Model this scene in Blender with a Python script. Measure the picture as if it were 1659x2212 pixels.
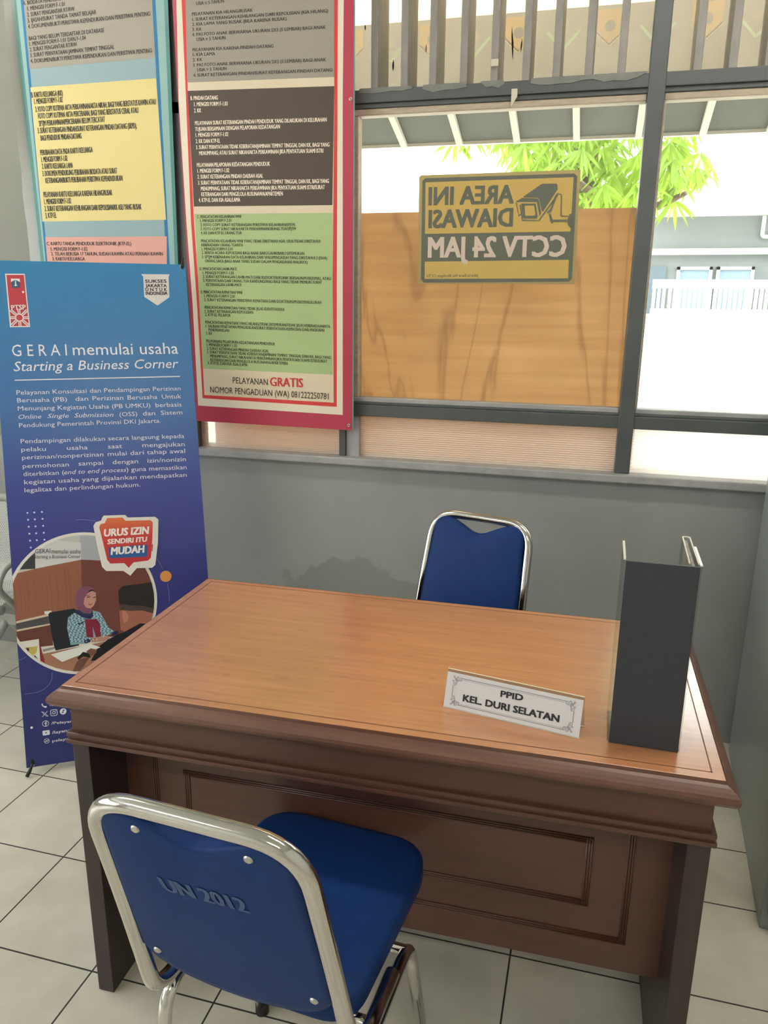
import bpy, bmesh, math, random
from mathutils import Vector, Matrix
from math import sin, cos, pi, radians

for o in list(bpy.data.objects):
    bpy.data.objects.remove(o)
SC = bpy.context.scene
COL = SC.collection

# ---------------------------------------------------------------- camera
F_PX, YAW, PITCH, ROLL = 1673.86, 0.2626, 0.2660, 0.0099
cam_d = bpy.data.cameras.new('camera')
cam_d.sensor_fit = 'VERTICAL'
cam_d.sensor_height = 24.0
cam_d.lens = F_PX * 24.0 / 2212.0
cam_d.clip_start = 0.02
cam = bpy.data.objects.new('camera', cam_d)
COL.objects.link(cam)
_f = Vector((-sin(YAW) * cos(PITCH), cos(YAW) * cos(PITCH), -sin(PITCH)))
_r = Vector((cos(YAW), sin(YAW), 0))
_u = _r.cross(_f)
_r2 = _r * cos(ROLL) + _u * sin(ROLL)
_u2 = -_r * sin(ROLL) + _u * cos(ROLL)
cam.matrix_world = Matrix(((_r2.x, _u2.x, -_f.x, 0.9931), (_r2.y, _u2.y, -_f.y, -1.2556),
                           (_r2.z, _u2.z, -_f.z, 1.4576), (0, 0, 0, 1)))
SC.camera = cam

# ---------------------------------------------------------------- light
WORLD_STRENGTH = 5.0
SUN_STRENGTH = 9.0
FILL_LAMP_STRENGTH = 46.0
EXPOSURE = 0.6
SC.view_settings.view_transform = 'Standard'
SC.view_settings.look = 'None'
SC.view_settings.exposure = EXPOSURE
SC.view_settings.gamma = 1.0
SC.view_settings.use_curve_mapping = False
w = bpy.data.worlds.new('sky')
SC.world = w
w.use_nodes = True
bg = w.node_tree.nodes['Background']
bg.inputs[0].default_value = (0.93, 0.97, 1.0, 1)
bg.inputs[1].default_value = WORLD_STRENGTH
sun_d = bpy.data.lights.new('sun', 'SUN')
sun_d.energy = SUN_STRENGTH
sun_d.angle = radians(0.6)
sun_d.color = (1.0, 0.95, 0.86)
sun = bpy.data.objects.new('sun', sun_d)
COL.objects.link(sun)
sun.rotation_euler = Vector((-0.25, -0.30, -0.92)).to_track_quat('-Z', 'Y').to_euler()

# ---------------------------------------------------------------- helpers
def lin(c):
    if isinstance(c, str):
        c = [int(c[i:i + 2], 16) / 255 for i in (1, 3, 5)]
        c = [x / 12.92 if x <= 0.04045 else ((x + 0.055) / 1.055) ** 2.4 for x in c]
    return (c[0], c[1], c[2], 1)

MATS = {}
def mat(name, color='#808080', rough=0.6, metal=0.0, spec=0.5, coat=0.0, noise=0.0, nscale=20, bump=0.0, bscale=60,
        transl=0.0, wood=0.0, emit=0.0, stretch=(1, 1, 1)):
    if name in MATS:
        return MATS[name]
    m = bpy.data.materials.new(name)
    m.use_nodes = True
    nt = m.node_tree
    b = nt.nodes['Principled BSDF']
    col = lin(color)
    b.inputs['Base Color'].default_value = col
    b.inputs['Roughness'].default_value = rough
    b.inputs['Metallic'].default_value = metal
    b.inputs['Specular IOR Level'].default_value = spec
    b.inputs['Coat Weight'].default_value = coat
    b.inputs['Coat Roughness'].default_value = 0.15
    tc = nt.nodes.new('ShaderNodeTexCoord')
    mp = nt.nodes.new('ShaderNodeMapping')
    mp.inputs['Scale'].default_value = stretch
    nt.links.new(tc.outputs['Object'], mp.inputs[0])
    if noise:
        n = nt.nodes.new('ShaderNodeTexNoise')
        n.inputs['Scale'].default_value = nscale
        n.inputs['Detail'].default_value = 6
        n.inputs['Roughness'].default_value = 0.65
        nt.links.new(mp.outputs[0], n.inputs[0])
        r = nt.nodes.new('ShaderNodeValToRGB')
        r.color_ramp.elements[0].position = 0.3
        r.color_ramp.elements[1].position = 0.72
        r.color_ramp.elements[0].color = (col[0] * (1 - noise), col[1] * (1 - noise), col[2] * (1 - noise), 1)
        k = 1 + noise * 0.6
        r.color_ramp.elements[1].color = (min(1, col[0] * k), min(1, col[1] * k), min(1, col[2] * k), 1)
        nt.links.new(n.outputs[0], r.inputs[0])
        nt.links.new(r.outputs[0], b.inputs['Base Color'])
    if bump:
        n2 = nt.nodes.new('ShaderNodeTexNoise')
        n2.inputs['Scale'].default_value = bscale
        n2.inputs['Detail'].default_value = 4
        nt.links.new(mp.outputs[0], n2.inputs[0])
        bp = nt.nodes.new('ShaderNodeBump')
        bp.inputs['Strength'].default_value = bump
        bp.inputs['Distance'].default_value = 0.004
        nt.links.new(n2.outputs[0], bp.inputs['Height'])
        nt.links.new(bp.outputs[0], b.inputs['Normal'])
    if emit:
        b.inputs['Emission Color'].default_value = col
        b.inputs['Emission Strength'].default_value = emit
    if transl:
        t = nt.nodes.new('ShaderNodeBsdfTranslucent')
        t.inputs[0].default_value = col
        for l in b.inputs['Base Color'].links:
            nt.links.new(l.from_socket, t.inputs[0])
        mx = nt.nodes.new('ShaderNodeMixShader')
        mx.inputs[0].default_value = transl
        nt.links.new(b.outputs[0], mx.inputs[1])
        nt.links.new(t.outputs[0], mx.inputs[2])
        nt.links.new(mx.outputs[0], nt.nodes['Material Output'].inputs[0])
    MATS[name] = m
    return m

def glassy(name, tint, clear, dirt=None, dirt_amount=0.0, rough=0.02, dscale=6.0, gloss=0.06):
    """thin clear sheet: see-through + faint gloss + dusty film"""
    m = bpy.data.materials.new(name)
    m.use_nodes = True
    nt = m.node_tree
    for n in list(nt.nodes):
        if n.type == 'BSDF_PRINCIPLED':
            nt.nodes.remove(n)
    out = nt.nodes['Material Output']
    tr = nt.nodes.new('ShaderNodeBsdfTransparent')
    tr.inputs[0].default_value = lin(tint)
    gl = nt.nodes.new('ShaderNodeBsdfGlossy')
    gl.inputs['Roughness'].default_value = rough
    mx = nt.nodes.new('ShaderNodeMixShader')
    mx.inputs[0].default_value = gloss
    nt.links.new(tr.outputs[0], mx.inputs[1])
    nt.links.new(gl.outputs[0], mx.inputs[2])
    last = mx
    if dirt:
        df = nt.nodes.new('ShaderNodeBsdfDiffuse')
        df.inputs[0].default_value = lin(dirt)
        tl = nt.nodes.new('ShaderNodeBsdfTranslucent')
        tl.inputs[0].default_value = lin(dirt)
        m1 = nt.nodes.new('ShaderNodeMixShader')
        m1.inputs[0].default_value = 0.5
        nt.links.new(df.outputs[0], m1.inputs[1])
        nt.links.new(tl.outputs[0], m1.inputs[2])
        tc = nt.nodes.new('ShaderNodeTexCoord')
        nz = nt.nodes.new('ShaderNodeTexNoise')
        nz.inputs['Scale'].default_value = dscale
        nz.inputs['Detail'].default_value = 5
        nt.links.new(tc.outputs['Object'], nz.inputs[0])
        mr = nt.nodes.new('ShaderNodeMapRange')
        mr.inputs['From Min'].default_value = 0.3
        mr.inputs['From Max'].default_value = 0.7
        mr.inputs['To Min'].default_value = dirt_amount * 0.6
        mr.inputs['To Max'].default_value = dirt_amount * 1.4
        nt.links.new(nz.outputs[0], mr.inputs[0])
        m2 = nt.nodes.new('ShaderNodeMixShader')
        nt.links.new(mr.outputs[0], m2.inputs[0])
        nt.links.new(mx.outputs[0], m2.inputs[1])
        nt.links.new(m1.outputs[0], m2.inputs[2])
        last = m2
    nt.links.new(last.outputs[0], out.inputs[0])
    MATS[name] = m
    return m

def tag(o, label, cat=None, group=None, kind=None):
    if label: o['label'] = label
    if cat: o['category'] = cat
    if group: o['group'] = group
    if kind: o['kind'] = kind
    return o

def thing(name, label, cat, loc=(0, 0, 0), rz=0.0, group=None):
    o = bpy.data.objects.new(name, None)
    o.empty_display_size = 0.1
    COL.objects.link(o)
    o.location = loc
    o.rotation_euler = (0, 0, rz)
    return tag(o, label, cat, group)

def struct_empty(name):
    o = bpy.data.objects.new(name, None)
    COL.objects.link(o)
    o['kind'] = 'structure'
    return o

def obj(name, bm, mats, parent=None, smooth=False, kind=None, label=None, bevel=0.0, segs=2, recalc=True):
    if recalc:
        bmesh.ops.recalc_face_normals(bm, faces=bm.faces)
    me = bpy.data.meshes.new(name)
    bm.to_mesh(me)
    bm.free()
    for m in (mats if isinstance(mats, (list, tuple)) else [mats]):
        me.materials.append(m)
    if smooth:
        for p in me.polygons:
            p.use_smooth = True
    o = bpy.data.objects.new(name, me)
    COL.objects.link(o)
    if parent: o.parent = parent
    if kind: o['kind'] = kind
    if label: o['label'] = label
    if bevel:
        md = o.modifiers.new('bevel', 'BEVEL')
        md.width = bevel
        md.segments = segs
        md.limit_method = 'ANGLE'
        md.angle_limit = radians(40)
    return o

def B(): return bmesh.new()

def box(bm, x0, x1, y0, y1, z0, z1, mi=0, M=None):
    vs = [bm.verts.new((x, y, z)) for z in (z0, z1) for x, y in ((x0, y0), (x1, y0), (x1, y1), (x0, y1))]
    if M is not None:
        for v in vs: v.co = M @ v.co
    for q in ((0, 3, 2, 1), (4, 5, 6, 7), (0, 1, 5, 4), (1, 2, 6, 5), (2, 3, 7, 6), (3, 0, 4, 7)):
        f = bm.faces.new([vs[i] for i in q])
        f.material_index = mi
    return bm

def bx(x0, x1, y0, y1, z0, z1): return box(B(), x0, x1, y0, y1, z0, z1)

def fillet(pts, r, n=7):
    """round the inner corners of a 3-D polyline"""
    P = [Vector(p) for p in pts]
    out = [P[0]]
    for i in range(1, len(P) - 1):
        a, b, c = P[i - 1], P[i], P[i + 1]
        d1, d2 = (a - b), (c - b)
        rr = r[i] if isinstance(r, (list, tuple)) else r
        t = min(rr, d1.length * 0.48, d2.length * 0.48)
        p0, p1 = b + d1.normalized() * t, b + d2.normalized() * t
        for k in range(n + 1):
            s = k / n
            out.append(p0 * (1 - s) ** 2 + b * 2 * s * (1 - s) + p1 * s * s)
    out.append(P[-1])
    return out

def tube(bm, pts, r, seg=14, cap=True, mi=0):
    P = [Vector(p) for p in pts]
    rings = []
    up = None
    for i, p in enumerate(P):
        if i == 0: t = P[1] - P[0]
        elif i == len(P) - 1: t = P[-1] - P[-2]
        else: t = (P[i + 1] - P[i]).normalized() + (P[i] - P[i - 1]).normalized()
        t.normalize()
        if up is None:
            up = t.orthogonal().normalized()
        else:
            up = (up - t * up.dot(t))
            if up.length < 1e-6: up = t.orthogonal()
            up.normalize()
        s = t.cross(up)
        rr = r[i] if isinstance(r, (list, tuple)) else r
        rings.append([bm.verts.new(p + (up * cos(2 * pi * k / seg) + s * sin(2 * pi * k / seg)) * rr) for k in range(seg)])
    for a, b in zip(rings, rings[1:]):
        for k in range(seg):
            f = bm.faces.new((a[k], a[(k + 1) % seg], b[(k + 1) % seg], b[k]))
            f.material_index = mi
    if cap:
        bm.faces.new(rings[0][::-1]).material_index = mi
        bm.faces.new(rings[-1]).material_index = mi
    return bm

def disc(bm, c, r, n=24, ax=((1, 0, 0), (0, 0, 1)), mi=0, ry=None):
    c = Vector(c); a = Vector(ax[0]); b = Vector(ax[1])
    f = bm.faces.new([bm.verts.new(c + a * r * cos(2 * pi * k / n) + b * (ry or r) * sin(2 * pi * k / n)) for k in range(n)])
    f.material_index = mi
    return bm

def prism(bm, pts2, y0, y1, mi=0):
    """closed outline in the local XZ plane given thickness along Y"""
    n = len(pts2)
    a = [bm.verts.new((x, y0, z)) for x, z in pts2]
    b = [bm.verts.new((x, y1, z)) for x, z in pts2]
    bm.faces.new(a).material_index = mi
    bm.faces.new(b[::-1]).material_index = mi
    for i in range(n):
        bm.faces.new((a[i], b[i], b[(i + 1) % n], a[(i + 1) % n])).material_index = mi
    return bm

def loft(bm, loops, cap0=True, cap1=True, mi=0):
    R = [[bm.verts.new(p) for p in L] for L in loops]
    n = len(R[0])
    for a, b in zip(R, R[1:]):
        for k in range(n):
            bm.faces.new((a[k], a[(k + 1) % n], b[(k + 1) % n], b[k])).material_index = mi
    if cap0: bm.faces.new(R[0][::-1]).material_index = mi
    if cap1: bm.faces.new(R[-1]).material_index = mi
    return bm

LAY = 0.00035
def flat(bm, pts, layer, mi=0, s=0.001):
    """flat printed patch, points in millimetres on the sheet"""
    vs = [bm.verts.new((x * s, -LAY * layer, z * s)) for x, z in pts]
    f = bm.faces.new(vs)
    f.material_index = mi
    f.normal_update()
    return f

_TXT = {}
def text_geo(t, bold=0.0, shear=0.0):
    k = (t, bold, shear)
    if k in _TXT: return _TXT[k]
    c = bpy.data.curves.new('lettering', 'FONT')
    c.body = t
    c.dimensions = '2D'
    c.fill_mode = 'BOTH'
    c.resolution_u = 2
    c.shear = shear
    o = bpy.data.objects.new('lettering', c)
    COL.objects.link(o)
    dg = bpy.context.evaluated_depsgraph_get()
    me = o.evaluated_get(dg).to_mesh()
    vs = [(v.co.x, v.co.y) for v in me.vertices]
    fs = [tuple(p.vertices) for p in me.polygons]
    o.evaluated_get(dg).to_mesh_clear()
    bpy.data.objects.remove(o)
    bpy.data.curves.remove(c)
    _TXT[k] = (vs, fs)
    return _TXT[k]

_h = text_geo('H')
CAPH = max(v[1] for v in _h[0])

def letters(bm, lines, layer, bold=0.012, shear=0.0, mi=0, mirror=False):
    for t, x0, z0, x1, z1, cap in lines:
        vs, fs = text_geo(t, 0.0, shear)
        xa, xb = min(v[0] for v in vs), max(v[0] for v in vs)
        L = math.hypot(x1 - x0, z1 - z0)
        ux, uz = (x1 - x0) / L, (z1 - z0) / L
        vx, vz = (-uz, ux) if ux > 0 else (uz, -ux)
        sx, sy = L / (xb - xa), cap / CAPH
        # heavier weights: the same glyphs struck again a hair to the side
        e = bold * cap / CAPH
        for q, (da, db) in enumerate([(0, 0)] if bold < 0.011 else ([(-e, 0), (e, 0)] if bold < 0.03 else [(-e, -e * .6), (e, -e * .6), (-e, e * .6), (e, e * .6), (0, 0)])):
            V = []
            for x, y in vs:
                a, b = (x - xa) * sx + da, y * sy + db
                V.append(bm.verts.new(((x0 + ux * a + vx * b) * 0.001, -LAY * (layer + q * .04), (z0 + uz * a + vz * b) * 0.001)))
            for f in fs:
                try:
                    bm.faces.new([V[i] for i in f]).material_index = mi
                except ValueError:
                    pass
    return bm

def paragraphs(lines):
    out = []
    for l in lines:
        if out and abs(out[-1][-1][2] - l[2]) < 2.35 * l[5] + 2:
            out[-1].append(l)
        else:
            out.append([l])
    return out

def printed(name, parent, lines, color, layer, bold=0.012, shear=0.0, label=None):
    ps = paragraphs(lines)
    if len(ps) > 1:
        return [printed(name, parent, p, color, layer, bold, shear, label) for p in ps]
    bm = letters(B(), lines, layer, bold, shear)
    for f in bm.faces:
        f.normal_update()
        if f.normal.y > 0: f.normal_flip()
    return obj(name, bm, ink(color), parent, recalc=False, label=label)

def ink(color):
    return mat('ink_' + color.strip('#'), color, rough=0.55, spec=0.3)

def patches(name, parent, items, label=None, mats=None):
    """items: (colour, layer, points); one flat printed mesh with one material per colour"""
    cols = []
    bm = B()
    for c, lay, pts in items:
        if c not in cols: cols.append(c)
        f = flat(bm, pts, lay, cols.index(c))
        if f.normal.y > 0: f.normal_flip()
    return obj(name, bm, [(mats or {}).get(c) or ink(c) for c in cols], parent, recalc=False, label=label)

def circ(c, r, n=28, rx=None):
    return [(c[0] + (rx or r) * cos(2 * pi * k / n), c[1] + r * sin(2 * pi * k / n)) for k in range(n)]

def ring(c, r, wd, n=32):
    """list of quads making a printed ring"""
    out = []
    for k in range(n):
        a, b = 2 * pi * k / n, 2 * pi * (k + 1) / n
        out.append([(c[0] + q * cos(t), c[1] + q * sin(t)) for q, t in ((r - wd, a), (r, a), (r, b), (r - wd, b))])
    return out

def strip(pts, wd):
    """quads along a polyline, wd wide"""
    out = []
    for (x0, z0), (x1, z1) in zip(pts, pts[1:]):
        L = math.hypot(x1 - x0, z1 - z0) or 1
        nx, nz = -(z1 - z0) / L * wd / 2, (x1 - x0) / L * wd / 2
        out.append([(x0 + nx, z0 + nz), (x1 + nx, z1 + nz), (x1 - nx, z1 - nz), (x0 - nx, z0 - nz)])
    return out

def clip_circle(pts, c, r, inside=True):
    """clip a polygon to a printed round frame (many-sided convex clip)"""
    n = 48
    P = pts
    for k in range(n):
        t = 2 * pi * k / n
        nx, nz = cos(t), sin(t)
        d = lambda q: (q[0] - c[0]) * nx + (q[1] - c[1]) * nz - r
        out = []
        for i in range(len(P)):
            a, b = P[i - 1], P[i]
            da, db = d(a), d(b)
            if (da <= 0) != (db <= 0):
                s = da / (da - db)
                out.append((a[0] + (b[0] - a[0]) * s, a[1] + (b[1] - a[1]) * s))
            if db <= 0: out.append(b)
        P = out
        if len(P) < 3: return []
    return P

def clip_left(pts, x):
    out = []
    for i in range(len(pts)):
        a, b = pts[i - 1], pts[i]
        if (a[0] >= x) != (b[0] >= x):
            s = (x - a[0]) / (b[0] - a[0])
            out.append((x, a[1] + (b[1] - a[1]) * s))
        if b[0] >= x: out.append(b)
    return out

# ---- printed matter: (text, x0, z0, x1, z1, cap height) and outlines, millimetres on each sheet
TEAL_GREY_TEXT=[('A. BIODATA PENDUDUK', 29.2, 1218.4, 186.5, 1221.3, 12.3), ('1. MENGISI FORM F-1.01', 44.4, 1200.9, 193.0, 1204.1, 12.3), ('2. SURAT PENGANTAR RT/RW', 42.0, 1182.7, 229.2, 1187.2, 12.3), ('3. IJASAH/SURAT TANDA TAMAT BELAJAR', 41.4, 1165.0, 311.5, 1171.5, 12.3), ('4. DOKUMEN/BUKTI PERISTIWA KEPENDUKAN DAN PERISTIWA PENTING', 40.9, 1147.2, 511.6, 1151.8, 12.3), ('BAGI YANG BELUM TERDAFTAR DI DATABASE', 39.6, 1110.7, 336.0, 1116.3, 12.4), ('1. MENGISI FORM F-1.01 DAN F-1.04', 39.2, 1094.0, 263.6, 1098.5, 12.5), ('2. SURAT PENGANTAR RT/RW', 38.7, 1076.6, 227.0, 1081.2, 12.7), ('3. SURAT PERNYATAAN JAMINAN TEMPAT TINGGAL', 38.3, 1059.2, 369.3, 1064.2, 12.6), ('4. DOKUMEN/BUKTI PERISTIWA KEPENDUKAN DAN PERISTIWA PENTING', 37.7, 1041.0, 509.7, 1044.3, 12.5)]
TEAL_YELLOW_TEXT=[('B. KARTU KELUARGA (KK)', 26.5, 933.6, 153.3, 933.3, 17.1), ('1. MENGISI FORM F-1.02', 35.4, 912.4, 150.9, 912.9, 17.2), ('2. FOTO COPY KUTIPAN AKTA PERKAWINAN/AKTA NIKAH, BAGI YANG BERSTATUS KAWIN ATAU', 36.7, 887.3, 512.4, 888.4, 17.0), ('FOTO COPY KUTIPAN AKTA PERCERAIAN, BAGI YANG BERSTATUS CERAI, ATAU', 45.6, 865.3, 443.5, 865.6, 17.2), ('SPTJM PERKAWINAN/PERCERAIAN BELUM TERCATAT', 46.2, 841.4, 311.9, 843.1, 17.3), ('3. SURAT KETERANGAN PINDAH/SURAT KETERANGAN PINDAH DATANG (SKPD),', 37.9, 818.5, 433.6, 818.1, 17.3), ('BAGI PENDUDUK PINDAH-DATANG', 47.5, 794.1, 214.2, 794.7, 17.5), ('PERUBAHAN DATA PADA KARTU KELUARGA', 39.8, 746.7, 254.1, 749.1, 17.7), ('1. MENGISI FORM F-1.02', 41.4, 723.7, 149.0, 725.2, 17.8), ('2. KARTU KELUARGA LAMA', 41.4, 701.4, 168.6, 701.1, 18.0), ('3. DOKUMEN PENDUKUNG PERUBAHAN BIODATA ATAU SURAT', 40.3, 677.6, 344.6, 678.1, 17.9), ('KETERANGAN/BUKTI PERUBAHAN PERISTIWA KEPENDUDUKAN', 50.2, 654.0, 364.0, 653.5, 17.9), ('PELAYANAN KARTU KELUARGA KARENA HILANG/RUSAK', 36.1, 606.9, 318.9, 607.7, 18.2), ('1. MENGISI FORM F-1.02', 36.0, 583.3, 148.4, 584.0, 18.4), ('2. SURAT KETERANGAN KEHILANGAN DARI KEPOLISIAN/KK ASLI YANG RUSAK', 34.9, 559.7, 430.9, 558.9, 18.2), ('3. KTP-EL', 35.7, 535.9, 81.9, 536.6, 18.6)]
TEAL_PINK_TEXT=[('C. KARTU TANDA PENDUDUK ELEKTRONIK (KTP-EL)', 28.9, 442.8, 379.2, 440.0, 12.0), ('1. MENGISI FORM F-1.02', 44.3, 423.7, 198.9, 422.7, 12.1), ('2. TELAH BERUSIA 17 TAHUN, SUDAH KAWIN ATAU PERNAH KAWIN', 44.2, 406.9, 503.3, 404.7, 12.0), ('3. KARTU KELUARGA', 46.8, 389.4, 184.4, 388.9, 12.2)]
TEAL_ZONES=[('lightteal', [(1.9, 1275.8), (9.8, 341.0), (547.0, 341.5), (565.2, 1230.5)]), ('blueline', [(20.9, 1274.3), (15.5, 341.0), (527.2, 341.5), (533.0, 1233.1)]), ('bluegrey', [(33.0, 1273.3), (25.0, 341.0), (514.2, 341.4), (522.0, 1234.0)]), ('grey', [(33.0, 1273.3), (29.1, 1023.2), (518.2, 1028.9), (522.0, 1234.0)]), ('yellow', [(25.3, 966.1), (19.5, 524.9), (523.8, 523.0), (519.2, 967.1)]), ('pink', [(24.9, 470.8), (23.1, 341.0), (514.2, 341.4), (522.5, 468.5)])]
TEAL_SHEET=[(-27.4,1317.0),(-9.2,278.6),(556.8,282.2),(580.4,1266.1)]
RED_GREY_TEXT=[('USIA ≥ 5 TAHUN', 84.6, 1332.4, 181.4, 1332.2, 9.0), ('PELAYANAN KIA HILANG/RUSAK', 68.2, 1304.0, 278.5, 1299.8, 9.0), ('1. SURAT KETERANGAN KEHILANGAN DARI KEPOLISIAN (KIA HILANG)', 68.1, 1288.8, 528.3, 1279.6, 8.9), ('2. KIA LAMA YANG RUSAK (BILA KARENA RUSAK)', 67.2, 1274.9, 391.5, 1267.6, 9.0), ('3. KK', 66.3, 1260.3, 100.0, 1259.0, 9.2), ('4. PAS FOTO ANAK BERWARNA UKURAN 2X3 (5 LEMBAR) BAGI ANAK', 65.4, 1245.7, 519.8, 1235.8, 9.0), ('USIA ≥ 5 TAHUN', 80.5, 1230.9, 181.4, 1229.3, 9.2), ('PELAYANAN KIA KARENA PINDAH DATANG', 63.6, 1202.1, 345.9, 1194.9, 9.2), ('1. KIA LAMA', 63.9, 1188.5, 143.5, 1185.4, 9.4), ('2. KK', 63.0, 1172.9, 97.0, 1172.2, 9.3), ('3. PAS FOTO ANAK BERWARNA UKURAN 2X3 (5 LEMBAR) BAGI ANAK', 62.5, 1157.7, 520.3, 1146.1, 9.2), ('USIA > 5 TAHUN', 76.9, 1143.1, 181.1, 1141.0, 9.4), ('4. SURAT KETERANGAN PINDAH/SURAT KETERANGAN PINDAH DATANG', 62.3, 1127.9, 540.3, 1116.0, 9.2)]
RED_DARK_TEXT=[('B. PINDAH DATANG', 47.9, 1059.9, 145.9, 1056.6, 11.9), ('1. MENGISI FORM F-1.03', 59.4, 1041.0, 180.1, 1037.1, 11.9), ('2. KK', 58.7, 1021.9, 84.3, 1021.4, 12.1), ('PELAYANAN SURAT KETERANGAN PINDAH PENDUDUK YANG DILAKUKAN DI KELURAHAN', 59.3, 984.2, 520.4, 974.6, 11.8), ('TUJUAN BERSAMAAN DENGAN PELAPORAN KEDATANGAN', 59.0, 965.9, 361.4, 961.3, 12.0), ('1. MENGISI FORM F-1.02', 59.6, 948.2, 178.2, 946.1, 12.1), ('2. KK DAN KTP-EL', 59.2, 929.1, 148.2, 927.4, 12.2), ('3. SURAT PERNYATAAN TIDAK KEBERATAN/JAMINAN TEMPAT TINGGAL DAN KK, BAGI YANG', 59.0, 910.6, 529.4, 901.4, 12.0), ('MENUMPANG; ATAU SURAT NIKAH/AKTA PERKAWINAN JIKA PENYATUAN SUAMI ISTRI', 69.4, 892.0, 508.1, 884.4, 12.1), ('PELAYANAN PELAPORAN KEDATANGAN PENDUDUK', 59.0, 855.7, 323.0, 851.2, 12.3), ('1. MENGISI FORM F-1.02', 59.6, 837.6, 176.7, 835.9, 12.5), ('2. SURAT KETERANGAN PINDAH DAERAH ASAL', 59.3, 819.1, 297.3, 815.6, 12.4), ('3. SURAT PERNYATAAN TIDAK KEBERATAN/JAMINAN TEMPAT TINGGAL DAN KK, BAGI YANG', 59.9, 800.2, 526.5, 793.4, 12.4), ('MENUMPANG; SURAT NIKAH/AKTA PERKAWINAN JIKA PENYATUAN SUAMI ISTRI/SURAT', 69.6, 781.7, 512.2, 775.3, 12.4), ('KETERANGAN DARI PENGELOLA RUSUNAWA/APARTEMEN', 70.3, 763.7, 365.7, 759.1, 12.5), ('4. KTP-EL DAN KIA ASAL/LAMA', 59.2, 745.5, 212.0, 743.7, 12.7)]
RED_GREEN_TEXT=[('C. PENCATATAN KELAHIRAN WNI', 49.8, 694.3, 213.1, 692.8, 9.3), ('1. MENGISI FORM F-2.01', 60.9, 681.2, 177.2, 680.6, 9.3), ('2. FOTO COPY SURAT KETERANGAN PERISTIWA KELAHIRAN/SPJTM', 61.0, 667.9, 405.7, 663.9, 9.2), ('3. FOTO COPY SURAT NIKAH/AKTA PERKAWINANORANG TUA/SPJTM', 61.0, 654.9, 408.6, 651.0, 9.2), ('4. KK DAN KTP-EL ORANG TUA', 61.1, 641.9, 213.4, 640.2, 9.3), ('PENCATATAN KELAHIRAN WNI YANG TIDAK DIKETAHUI ASAL USUL/TIDAK DIKETAHUI', 60.5, 615.8, 493.6, 610.9, 9.3), ('KEBERADAAN ORANG TUANYA', 61.0, 602.7, 216.3, 601.1, 9.4), ('1. MENGISI FORM F-2.01', 61.1, 589.5, 177.6, 588.8, 9.5), ('2. BERITA ACARA KEPOLISIAN BAGI ANAK BARU LAHIR/BARU DITEMUKAN', 60.8, 577.4, 437.9, 573.0, 9.4), ('3. SPTJM KEBENARAN DATA KELAHIRAN DARI WALI/PENGASUH YANG DIKETAHUI 2 (DUA)', 60.5, 563.8, 517.6, 558.1, 9.4), ('ORANG SAKSI (BAGI ANAK YANG SUDAH DALAM PENGASUHAN WALINYA)', 72.1, 550.5, 448.1, 544.9, 9.4), ('D. PENCATATAN LAHIR-MATI', 49.6, 524.3, 189.7, 523.5, 9.6), ('1. MENGISI FORM F-1.03', 60.4, 511.0, 178.2, 510.3, 9.6), ('2. SURAT KETERANGAN LAHIR-MATI DARI RS/DOKTER/KLINIK BERSALIN/PUSKESMAS, ATAU', 60.6, 498.7, 530.3, 492.9, 9.5), ('3. PERNYATAAN DARI ORANG TUA KANDUNG/WALI BAGI YANG TIDAK MEMILIKI SURAT', 60.3, 485.6, 498.7, 480.6, 9.5), ('KETERANGAN LAHIR-MATI', 71.9, 471.9, 204.6, 471.0, 9.7), ('E. PENCATATAN KEMATIAN WNI', 50.3, 447.0, 206.4, 445.8, 9.7), ('1. MENGISI FORM F-2.01', 61.6, 433.9, 178.5, 432.9, 9.7), ('2. SURAT KETERANGAN PERISTIWA KEMATIAN DARI DOKTER/RS/PUSKESMAS/LURAH', 60.9, 421.0, 496.3, 415.6, 9.6), ('PENCATATAN KEMATIAN YANG TIDAK JELAS IDENTITASNYA', 61.6, 395.2, 362.1, 391.0, 9.7), ('1. SURAT KETERANGAN KEPOLISIAN', 61.7, 381.5, 245.4, 380.2, 9.8), ('2. KTP-EL PELAPOR', 61.9, 369.7, 159.9, 368.5, 9.9), ('PENCATATAN KEMATIAN YANG HILANG/TIDAK DITEMUKAN/TIDAK JELAS KEBERADAANNYA', 61.3, 344.1, 526.2, 337.4, 9.8), ('1. SALINAN PENETAPAN PENGADILAN/SURAT PERNYATAAN KEMATIAN DARI MASKAPAI', 61.9, 331.0, 505.2, 324.4, 9.8), ('PENERBANGAN', 72.5, 318.1, 151.9, 316.9, 10.0), ('2. KK', 61.8, 306.0, 85.7, 305.7, 10.0), ('PELAYANAN PELAPORAN KEDATANGAN PENDUDUK', 61.2, 279.2, 324.6, 274.5, 10.0), ('1. MENGISI FORM F-1.02', 61.8, 266.4, 180.0, 264.9, 10.0), ('2. SURAT KETERANGAN PINDAH DAERAH ASAL', 61.9, 253.5, 300.0, 249.5, 10.0), ('3. SURAT PERNYATAAN TIDAK KEBERATAN/JAMINAN TEMPAT TINGGAL DAN KK, BAGI YANG', 62.1, 241.0, 528.0, 234.0, 10.0), ('MENUMPANG; SURAT NIKAH/AKTA PERKAWINAN JIKA PENYATUAN SUAMI ISTRI/SURAT', 73.7, 227.2, 513.8, 220.8, 10.0), ('KETERANGAN DARI PENGELOLA RUSUNAWA/APARTEMEN', 73.8, 213.9, 369.1, 209.3, 10.0), ('4. KTP-EL DAN KIA ASAL/LAMA', 62.6, 202.5, 217.6, 199.7, 10.2)]
RED_FOOT_TEXT=[('PELAYANAN', 158.0, 138.5, 292.2, 136.7, 21.6), ('NOMOR PENGADUAN (WA) 081222250781', 66.9, 102.4, 518.6, 95.3, 21.6)]
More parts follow.
